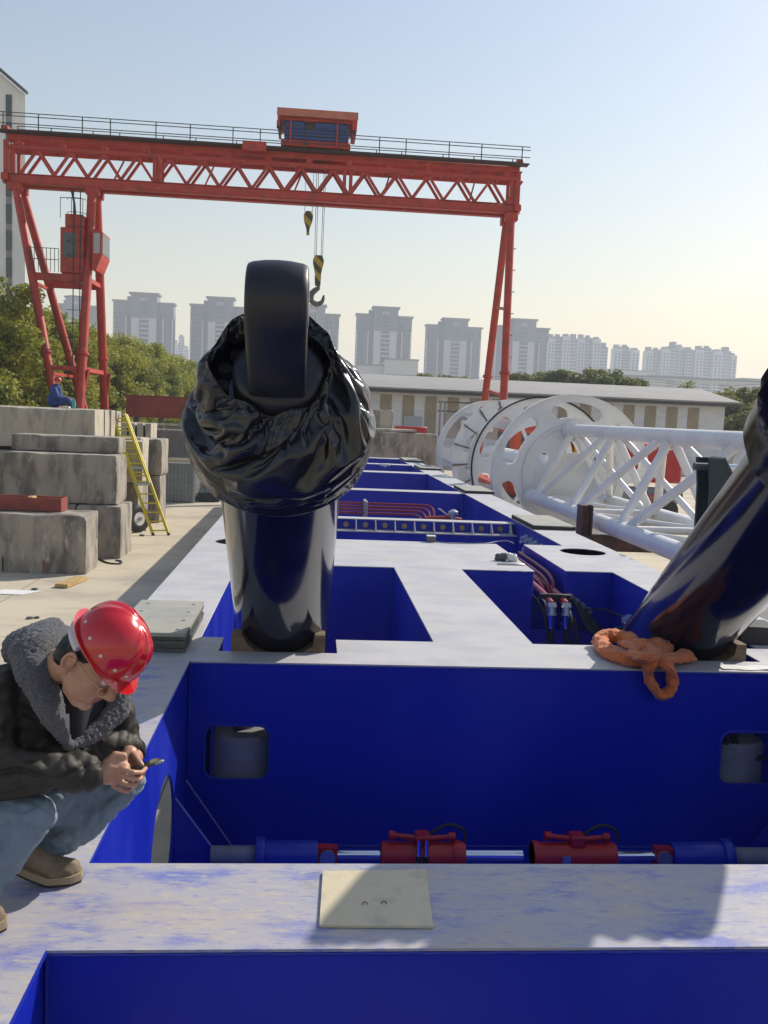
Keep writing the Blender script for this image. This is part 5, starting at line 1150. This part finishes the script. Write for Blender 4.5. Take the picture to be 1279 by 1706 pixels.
# --- body: one continuous skin
b = MB()
b.ell(H(0, 0, .02), (.098, .078, .112), HM, 24, 16)
b.ell(H(.025, 0, -.055), (.072, .064, .075), HM, 20, 12)
b.cap(H(.05, 0, -.112), H(.02, .0, -.10), .030, .040)
b.ell(H(.055, .030, -.035), (.034, .030, .036), HM); b.ell(H(.055, -.030, -.035), (.034, .030, .036), HM)
b.cap(H(.094, 0, .012), H(.116, 0, -.030), .011, .016); b.ell(H(.108, .010, -.036), (.013, .010, .010), HM); b.ell(H(.108, -.010, -.036), (.013, .010, .010), HM)
b.ell(H(.084, 0, .028), (.022, .052, .013), HM)
b.cap(H(.090, -.020, -.066), H(.090, .020, -.066), .0075); b.cap(H(.086, -.017, -.080), H(.086, .017, -.080), .009)
b.ell(H(.074, 0, -.112), (.022, .024, .018), HM)
for s in (1, -1):
    b.ell(H(-.014, .086*s, -.014), (.016, .008, .026), HM); b.ell(H(-.006, .089*s, -.043), (.012, .009, .014), HM); b.path([H(-.014+.017*math.cos(q), .098*s, -.012+.027*math.sin(q)) for q in [R(20+250*k/14) for k in range(15)]], .0058, 8)
b.cap(H(-.045, 0, -.07), neck0, .052, .058)
b.cap(neck0, chest, .06, .10); b.cap(chest, belly, .10, .10); b.cap(belly, pel, .10, .11)
b.cap(shR, chest, .045, .07); b.cap(shL, chest, .045, .07)
for h_, k_, a_ in ((hipL, kneeL, ankL), (hipR, kneeR, ankR)):
    b.cap(pel, h_, .10, .08); b.cap(h_, k_, .074, .052); b.cap(k_, a_, .050, .035)
for s_, e_, w_ in ((shR, elR, wrR), (shL, elL, wrL)):
    b.cap(s_, e_, .038, .032); b.cap(e_, w_, .031, .026)
# right hand (near): palm, four fingers under the phone, thumb on top
def P(x, y, Y): return atY(x, y, Y)
palmR = P(188, 1280, 2.80)
b.cap(wrR, P(182, 1286, 2.79), .026, .030); b.cap(P(184, 1274, 2.80), P(206, 1279, 2.80), .026, .021); b.cap(P(180, 1294, 2.79), P(197, 1297, 2.80), .026, .018); b.cap(P(184, 1278, 2.79), P(200, 1282, 2.79), .024, .015)
def finger(pts, r0, r1):
    for i in range(len(pts)-1):
        f0 = r0+(r1-r0)*i/(len(pts)-1); f1 = r0+(r1-r0)*(i+1)/(len(pts)-1); b.cap(pts[i], pts[i+1], f0, f1, 10)
finger([P(200, 1280, 2.785), P(222, 1287, 2.775), P(236, 1287, 2.805), P(243, 1280, 2.84)], .0092, .0072)
finger([P(198, 1290, 2.79), P(219, 1297, 2.780), P(233, 1298, 2.815), P(239, 1291, 2.85)], .0094, .0072)
finger([P(194, 1300, 2.795), P(212, 1307.5, 2.79), P(225, 1309, 2.825), P(231, 1302, 2.855)], .0090, .0070)
finger([P(188, 1308, 2.80), P(203, 1317, 2.80), P(214, 1319, 2.835), P(220, 1312, 2.86)], .0080, .0063)
finger([P(182, 1268, 2.80), P(192, 1258, 2.80), P(206, 1259, 2.805), P(208, 1268, 2.815)], .0145, .0095)
# left hand (far): palm behind the phone, thumb over its edge
b.cap(wrL, P(214, 1262, 2.97), .026, .028); b.cap(P(216, 1256, 2.96), P(208, 1268, 2.93), .028, .024); b.cap(P(222, 1262, 2.96), P(226, 1272, 2.93), .024, .020)
finger([P(222, 1258, 2.94), P(226, 1262, 2.90), P(232, 1270, 2.875), P(236, 1275, 2.868)], .0135, .0095)
finger([P(230, 1270, 2.95), P(238, 1280, 2.93), P(240, 1287, 2.90)], .0100, .0080)
finger([P(226, 1276, 2.95), P(234, 1287, 2.93), P(235, 1294, 2.90)], .0102, .0080)
finger([P(220, 1280, 2.95), P(226, 1293, 2.93), P(227, 1300, 2.90)], .0098, .0078)
finger([P(214, 1282, 2.95), P(217, 1296, 2.93), P(218, 1303, 2.90)], .0088, .0070)
blob(b, .0034, 2).build('body', SKIN, man, smooth=180)
# eyes and brows, hair
for s in (1, -1):
    MB().ell(H(.082, .031*s, .002), .012, None, 12, 8).build('eye', pbr('eye_white', (.6, .58, .55), .2), man); MB().bar(H(.093, .016*s, .018), H(.088, .046*s, .020), .006, .007).build('eyebrow', HAIR, man)
hm_ = MB(); hm_.ell(H(-.020, 0, .042), (.094, .084, .092), HM, 24, 14); hm_.ell(H(-.062, 0, -.02), (.050, .074, .060), HM, 20, 12)
for s in (1, -1): hm_.ell(H(-.022, .070*s, .036), (.055, .020, .040), HM); hm_.ell(H(-.058, .050*s, -.03), (.034, .034, .045), HM)
blob(hm_, .006, 2, disp=lambda p, n: .004*noise.noise(p*90)).build('hair', HAIR, man, smooth=180)
MB().cap(H(.0925, -.019, -.0665), H(.0925, .019, -.0665), .0062).build('lips', pbr('lips', (.36, .13, .10), .5), man); MB().cap(H(.0885, -.015, -.079), H(.0885, .015, -.079), .0075).build('lips', pbr('lips', (.36, .13, .10), .5), man)
# glasses
gl = MB()
for s in (1, -1):
    gl.path([H(.110-.012*abs(math.cos(a))*(1 if math.cos(a)*s > 0 else 0), .034*s+.027*math.cos(a), -.012+.021*math.sin(a)) for a in [2*math.pi*k/20 for k in range(20)]], .0017, 6, closed=True)
    gl.path([H(.098, .062*s, -.006), H(.06, .084*s, .0), H(-.004, .096*s, .006), H(-.03, .094*s, -.012)], .0019, 6)
gl.path([H(.106, -.008, .0), H(.110, 0, .004), H(.106, .008, .0)], .0013, 6)
gl.build('glasses', pbr('gold_wire', (.6, .45, .25), .3, metal=1.0), man)
# helmet
hl_ = MB(); NU, NV = 72, 22; RX, RY, RZ = .122, .106, .132; vs = []; fs = []
def helm(a, v, off=0.0):
    ca, sa = math.cos(a), math.sin(a); e = math.pi/2*v
    r = math.cos(e)**.86; z = math.sin(e)**.95
    ridge = .010*math.exp(-(sa/.20)**2)*math.sin(math.pi*min(1, v*1.05))**.7 + .005*math.exp(-((abs(sa)-.52)/.12)**2)*math.sin(math.pi*v)
    q = Vector((ca*RX*r, sa*RY*r, z*RZ)); n_ = Vector((ca/RX*r, sa/RY*r, z/RZ)).normalized(); return q+n_*(ridge+off)
rows = []
for j in range(NV+1):
    rows.append([helm(2*math.pi*k/NU, min(.999, j/NV)) for k in range(NU)])
brim = []
for fr, dz in ((1.0, -.001), (.8, -.006), (.0, -.006)):
    br = []
    for k in range(NU):
        a = 2*math.pi*k/NU; ca, sa = math.cos(a), math.sin(a)
        w = .011+.020*max(0, ca)**3+.006*max(0, -ca)**2; drop = -.010*max(0, ca)**2
        base = Vector((ca*RX, sa*RY, 0)); br.append(base+Vector((ca, sa, 0)).normalized()*w*fr+Vector((0, 0, dz+drop*fr*1.0)))
    brim.append(br)
allr = [brim[2], brim[1], brim[0]]+rows
allr[0] = [p*.985+Vector((0, 0, 0)) for p in brim[2]]
inn = [Vector((p.x*.97, p.y*.97, p.z+.002)) for p in rows[0]]
mm = MB()
seq = [inn]+[brim[1], brim[0]]+rows
base_i = 0; V = []
for r_ in seq: V += r_
for j in range(len(seq)-1):
    for k in range(NU):
        k2 = (k+1) % NU; fs.append((j*NU+k, j*NU+k2, (j+1)*NU+k2, (j+1)*NU+k))
fs.append(tuple((len(seq)-1)*NU+k for k in range(NU)))
HO = H(.002, 0, .054); tilt = Matrix.Rotation(R(8), 3, 'Y')
V = [HO+HM @ (tilt @ p) for p in V]
mm.add(V, fs); hel = mm.build('helmet', HELM, man, smooth=55)
for a in (-2.75, -2.25, -1.75, -1.25, -.75, -.35, .35, .75, 1.25, 1.75, 2.25, 2.75):
    c = HO+HM @ (tilt @ helm(a if True else a, .13, .001)); nn = (c-HO-HM @ Vector((0, 0, .03))).normalized(); MB().lathe(c-nn*.001, nn, [(0, .0055), (.003, .0048), (.0042, .002)], 10).build('rivet', pbr('rivet', (.6, .55, .53), .35), hel)
MB().path([HO+HM @ (tilt @ Vector((-.115*math.cos(a), .098*math.sin(a), -.020-.012*math.cos(a)))) for a in [R(-80+160*k/16) for k in range(17)]], .010, 6, flat=1.6).build('headband', pbr('headband', (.55, .5, .56), .6), hel)
MB().path(catmull([H(.0, .088, .03), H(-.01, .092, -.03), H(.03, .080, -.09)], 5), .003, 5).build('chin_strap', pbr('strap', (.05, .05, .06), .8), hel) if False else None
# --- jacket
def fold(p, n, amp=.010, sc=9):
    return amp*(noise.noise(Vector((p.x*sc, p.y*sc, p.z*sc*1.7)))+.6*(1-abs(noise.noise(p*sc*1.6+Vector((7, 1, 3))))*2.2)-.2)
j = MB()
j.cap(M_(62, 1140, 2.92), M_(40, 1195, 2.95), .12, .15); j.cap(M_(35, 1185, 2.95), belly, .16, .165); j.cap(belly, M_(-85, 1300, 3.0), .165, .16)
j.cap(M_(100, 1205, 2.96), M_(65, 1255, 2.95), .095, .11); j.cap(M_(160, 1190, 3.02), M_(125, 1250, 2.95), .075, .075); j.cap(M_(125, 1250, 2.97), M_(100, 1285, 2.97), .075, .06); j.cap(M_(150, 1240, 2.97), M_(190, 1240, 3.02), .065, .055)
j.cap(shR, M_(45, 1150, 2.88), .085, .10); j.cap(shL, M_(115, 1165, 2.98), .075, .09)
j.cap(shR, M_(-25, 1215, 2.74), .088, .085); j.cap(M_(-25, 1215, 2.74), elR, .085, .084); j.cap(elR, M_(60, 1282, 2.745), .080, .072); j.cap(M_(60, 1282, 2.745), M_(146, 1286, 2.775), .074, .054)
j.cap(shL, M_(196, 1200, 3.08), .075, .068); j.cap(M_(196, 1200, 3.08), elL, .066, .060); j.cap(elL, M_(216, 1246, 3.06), .056, .042)
def jfold(p, n):
    q = p+Vector((noise.noise(p*5), noise.noise(p*5+Vector((3, 0, 0))), noise.noise(p*5+Vector((0, 3, 0)))))*.03
    a_ = noise.noise(Vector((q.x*6, q.y*6, q.z*15))); b_ = noise.noise(Vector((q.x*17, q.y*8, q.z*8))+Vector((7, 1, 3)))
    c_ = noise.noise(q*26)
    return -.017*(1-min(1, abs(a_)*3.8))+.010*noise.noise(q*6)-.008*(1-min(1, abs(b_)*3.8))-.003*(1-min(1, abs(c_)*3))+.008
blob(j, .0068, 5, disp=jfold).build('jacket', JACK, man, smooth=180)
sh_ = MB(); sh_.cap(M_(112, 1160, 2.86), M_(118, 1225, 2.86), .07, .05); sh_.cap(M_(150, 1180, 2.93), M_(128, 1228, 2.88), .05, .04)
blob(sh_, .01, 3).build('jumper', pbr('dark_jumper', (.012, .013, .018), .9), man, smooth=180)
# ribbed cuffs
for a, bb, r in ((M_(142, 1287, 2.774), M_(163, 1288, 2.782), .041), (M_(224, 1246, 3.10), M_(226, 1258, 3.055), .036)):
    c = MB(); d = (bb-a); pr = []
    for k in range(13): pr.append((d.length*k/12, r+.0028*(k % 2)-.004*(k/12)))
    pr = [(0, r*.7)]+pr+[(d.length, r*.72)]
    c.lathe(a, d, pr, 36).build('cuff', pbr('knit_cuff', (.018, .017, .016), .9), man, smooth=20)
# --- fleece hood and lapels
f = MB()
def chain(pts):
    for i in range(len(pts)-1): f.cap(pts[i][0], pts[i+1][0], pts[i][1], pts[i+1][1])
chain([(M_(66, 1068, 2.86), .062), (M_(52, 1090, 2.80), .064), (M_(58, 1122, 2.76), .058), (M_(78, 1164, 2.74), .046), (M_(97, 1206, 2.75), .032), (M_(112, 1242, 2.79), .015)])
chain([(M_(66, 1068, 2.86), .062), (M_(84, 1056, 2.93), .052), (M_(110, 1066, 3.0), .045), (M_(160, 1110, 3.03), .045), (M_(200, 1150, 2.97), .040), (M_(198, 1180, 2.94), .038), (M_(172, 1208, 2.89), .032), (M_(142, 1232, 2.84), .022), (M_(116, 1246, 2.80), .013)])
f.ell(M_(48, 1082, 2.94), (.08, .09, .075))
blob(f, .0055, 3, disp=lambda p, n: .010*noise.noise(p*16)+.005*noise.noise(p*130)).build('fleece_hood', FLEECE, man, smooth=180)
zp_ = [M_(113, 1190, 2.735), M_(114, 1216, 2.755), M_(115, 1240, 2.78), M_(114, 1262, 2.80)]
MB().path(catmull(zp_, 5), .0045, 6).build('zip', STEEL, man)
# --- jeans
jn = MB()
jn.cap(pel, M_(-60, 1330, 3.0), .14, .12); jn.cap(hipL, M_(90, 1318, 3.13), .11, .10); jn.cap(M_(60, 1345, 3.12), M_(130, 1345, 3.14), .07, .07); jn.cap(M_(90, 1312, 3.15), kneeL, .090, .064); jn.cap(kneeL, M_(150, 1362, 3.15), .063, .068); jn.cap(M_(150, 1362, 3.15), M_(84, 1412, 3.135), .066, .058); jn.cap(M_(84, 1412, 3.135), M_(78, 1420, 3.13), .057, .055)
jn.cap(hipR, M_(-30, 1352, 2.78), .115, .098); jn.cap(M_(-30, 1352, 2.78), kneeR, .097, .080); jn.cap(kneeR, M_(0, 1425, 2.70), .079, .076); jn.cap(M_(0, 1425, 2.70), M_(-55, 1496, 2.67), .074, .062)
def jnfold(p, n):
    q = p+Vector((noise.noise(p*6), noise.noise(p*6+Vector((3, 0, 0))), noise.noise(p*6+Vector((0, 3, 0)))))*.025
    a_ = noise.noise(Vector((q.x*9+q.z*9, q.y*7, q.z*11-q.x*8))); b_ = noise.noise(q*19+Vector((7, 1, 3)))
    return .010*noise.noise(q*7)-.011*(1-min(1, abs(a_)*3.6))-.004*(1-min(1, abs(b_)*3.5))+.004
blob(jn, .0065, 5, disp=jnfold).build('jeans', JEANS, man, smooth=180)
# --- shoes
def shoe(toe, heel, ankle, toez, heelz, label):
    toe = Vector((toe.x, toe.y, 2.0)); d = Vector((toe.x-heel.x, toe.y-heel.y, 0)); L = d.length; d.normalize(); sd = Vector((-d.y, d.x, 0)); base = Vector((heel.x, heel.y, 0))
    def at(t, s, z): 
        lift = heelz*max(0, (1-t/.62))**1.15; return base+d*(L*t)+sd*s+Vector((0, 0, 2.0+lift+z))
    up = MB()
    up.cap(at(.10, 0, .055), at(.30, 0, .065), .038, .042); up.cap(at(.30, 0, .062), at(.62, 0, .047), .043, .040); up.cap(at(.62, 0, .047), at(.86, .002, .042), .043, .034); up.cap(at(.18, 0, .08), at(.26, 0, .115), .038, .040)
    up.cap(at(.66, .018, .040), at(.84, .016, .036), .030, .026); up.cap(at(.66, -.018, .040), at(.84, -.014, .036), .030, .026)
    u = blob(up, .005, 3, disp=lambda p, n: .0025*noise.noise(p*45)); 
    sh = u.build('shoe', SHOE, man, smooth=180)
    for nm, z0, z1, mt, gr in (('midsole', .010, .034, SOLE, .003), ('tread', .001, .011, SOLEB, .0)):
        n = 28; m = MB(); ringb = []; ringt = []
        half = lambda t: (.036+.012*math.sin(math.pi*min(1, t*.9+.05))) if t < .9 else .046*math.sqrt(max(0, 1-((t-.72)/.30)**2))
        pts = []
        for k in range(n+1): t = .02+.98*k/n; pts.append((t, half(t)+gr))
        lo = [at(t, w, z0) for t, w in pts]+[at(t, -w, z0) for t, w in reversed(pts)]; hi = [at(t, w, z1) for t, w in pts]+[at(t, -w, z1) for t, w in reversed(pts)]
        q = len(lo); fs_ = [(i, (i+1) % q, q+(i+1) % q, q+i) for i in range(q)]
        N1 = n+1
        for i in range(n): fs_.append((q+i, q+i+1, q+q-2-i, q+q-1-i)); fs_.append((i+1, i, q-1-i, q-2-i))
        m.add(lo+hi, fs_); weld(m).build(nm, mt, sh)
    for k in range(4): t = .56+.05*k; MB().path(catmull([at(t, -.022, .082-.01*k), at(t+.01, 0, .091-.01*k), at(t, .022, .082-.01*k)], 4), .004, 6).build('lace', SOLE, sh)
shoe(atZ(137, 1466, 2.0), atZ(-2, 1472, 2.0), ankL, 0, .085, '')
shoe(atZ(12, 1545, 2.0), atZ(-150, 1566, 2.0), ankR, 0, .06, '')
# --- phone
pc = P(226, 1281, 2.868); pd = (P(266, 1267, 2.90)-P(196, 1292, 2.84)).normalized(); pn = Vector((-.42, .10, .90)); pn = (pn-pd*pn.dot(pd)).normalized(); ps = pd.cross(pn).normalized()
PM = Matrix((pd, ps, pn)).transposed()
ph = thing('phone', 'dark mobile phone held in both hands by the crouching person', 'phone', pc)
MB().box(pc, (.084, .040, .0046), .003, PM).build('case', pbr('phone_case', (.012, .013, .012), .35), ph)
MB().box(pc+pn*.0050, (.080, .037, .0006), 0, PM).build('screen', pbr('phone_glass', (.02, .025, .022), .06, spec=.9), ph)
MB().box(pc+pd*.068-pn*.0001, (.0165, .0404, .0048), .003, PM).build('camera_end', pbr('phone_rim', (.30, .34, .22), .3), ph)

# ---- worker sitting on the blocks
DKB = pbr('workwear_blue', (.022, .045, .19), .8, col2=(.017, .035, .15), scale=8)
wk = thing('person', 'person in blue workwear and red helmet sitting on the top concrete blocks', 'person', (-7.0, 26.0, 3.48))
w0 = Vector((-7.0, 26.0, 3.50)); w = lambda x, y, z: w0+Vector((x, y, z))
bb = MB()
bb.ell(w(.02, 0, .68), (.085, .075, .10)); bb.cap(w(.08, 0, .645), w(.1, 0, .66), .02); bb.cap(w(-.01, 0, .60), w(-.03, 0, .5), .05, .06); bb.cap(w(-.03, 0, .48), w(-.06, 0, .14), .11, .12)
for s in (-1, 1):
    bb.cap(w(-.03, .15*s, .47), w(.05, .22*s, .26), .045, .04); bb.cap(w(.05, .22*s, .26), w(.30, .12*s, .22), .04, .03); bb.ell(w(.335, .11*s, .22), (.045, .035, .03))
    bb.cap(w(-.05, .1*s, .10), w(.34, .16*s, .22), .07, .06); bb.cap(w(.34, .16*s, .22), w(.42, .14*s, .02), .055, .04)
blob(bb, .012, 3).build('body', SKIN, wk, smooth=180)
cl = MB()
cl.cap(w(-.03, 0, .47), w(-.07, 0, .16), .165, .19); cl.cap(w(-.05, 0, .51), w(-.03, 0, .54), .085, .07)
for s in (-1, 1):
    cl.cap(w(-.03, .15*s, .46), w(.05, .23*s, .26), .085, .075); cl.cap(w(.05, .23*s, .26), w(.27, .13*s, .225), .07, .05); cl.cap(w(-.05, .1*s, .10), w(.34, .16*s, .20), .095, .08); cl.cap(w(.34, .16*s, .20), w(.42, .14*s, .07), .078, .065)
for p in cl.v: p.z = max(p.z, w0.z-.012)
blob(cl, .015, 4, disp=lambda p, n: fold(p, n, .012, 7)).build('overalls', DKB, wk, smooth=180)
for s in (-1, 1): MB().cap(w(.40, .14*s, .02), w(.50, .14*s, .015), .045, .04).build('shoe', BLACK, wk)
hh = MB(); hh.lathe(w(.01, 0, .715), (0.05, 0, 1), [(-.012, .118), (0, .122), (.004, .108), (.05, .102), (.085, .08), (.11, .045), (.12, .01)], 28); hh.prism([w(.09, -.07, .705), w(.165, -.04, .70), w(.165, .04, .70), w(.09, .07, .705)], (0, 0, .01)); hh.build('helmet', pbr('helmet_dull', (.42, .03, .035), .3), wk)
MB().lathe((-6.30, 25.0, 3.48), (0, 0, 1), [(0, .05), (.2, .05), (.22, .03), (.27, .03)], 12).build('bottle', pbr('green_bottle', (.05, .32, .24), .3), None, label='green bottle on the top block beside the sitting worker', cat='bottle')
MB().bx(-6.62, -6.42, 24.95, 25.15, 3.482, 3.53, .01).build('food_box', PAPER, None, label='white box on the top block beside the sitting worker', cat='box')

# ================================================================== haze
hz = MB().bx(-1950, 1950, -260, 2450, -1.0, 130)
ho = hz.build('haze', None, None, local=True, smooth=0, kind='stuff')
hm2 = bpy.data.materials.new('haze_air'); hm2.use_nodes = True; nt = hm2.node_tree
for n in list(nt.nodes):
    if n.type == 'BSDF_PRINCIPLED': nt.nodes.remove(n)
pv = nt.nodes.new('ShaderNodeVolumePrincipled'); pv.inputs['Color'].default_value = (.80, .88, 1.0, 1); pv.inputs['Density'].default_value = .00052; pv.inputs['Anisotropy'].default_value = .1
nt.links.new(pv.outputs[0], nt.nodes['Material Output'].inputs['Volume']); ho.data.materials.append(hm2)
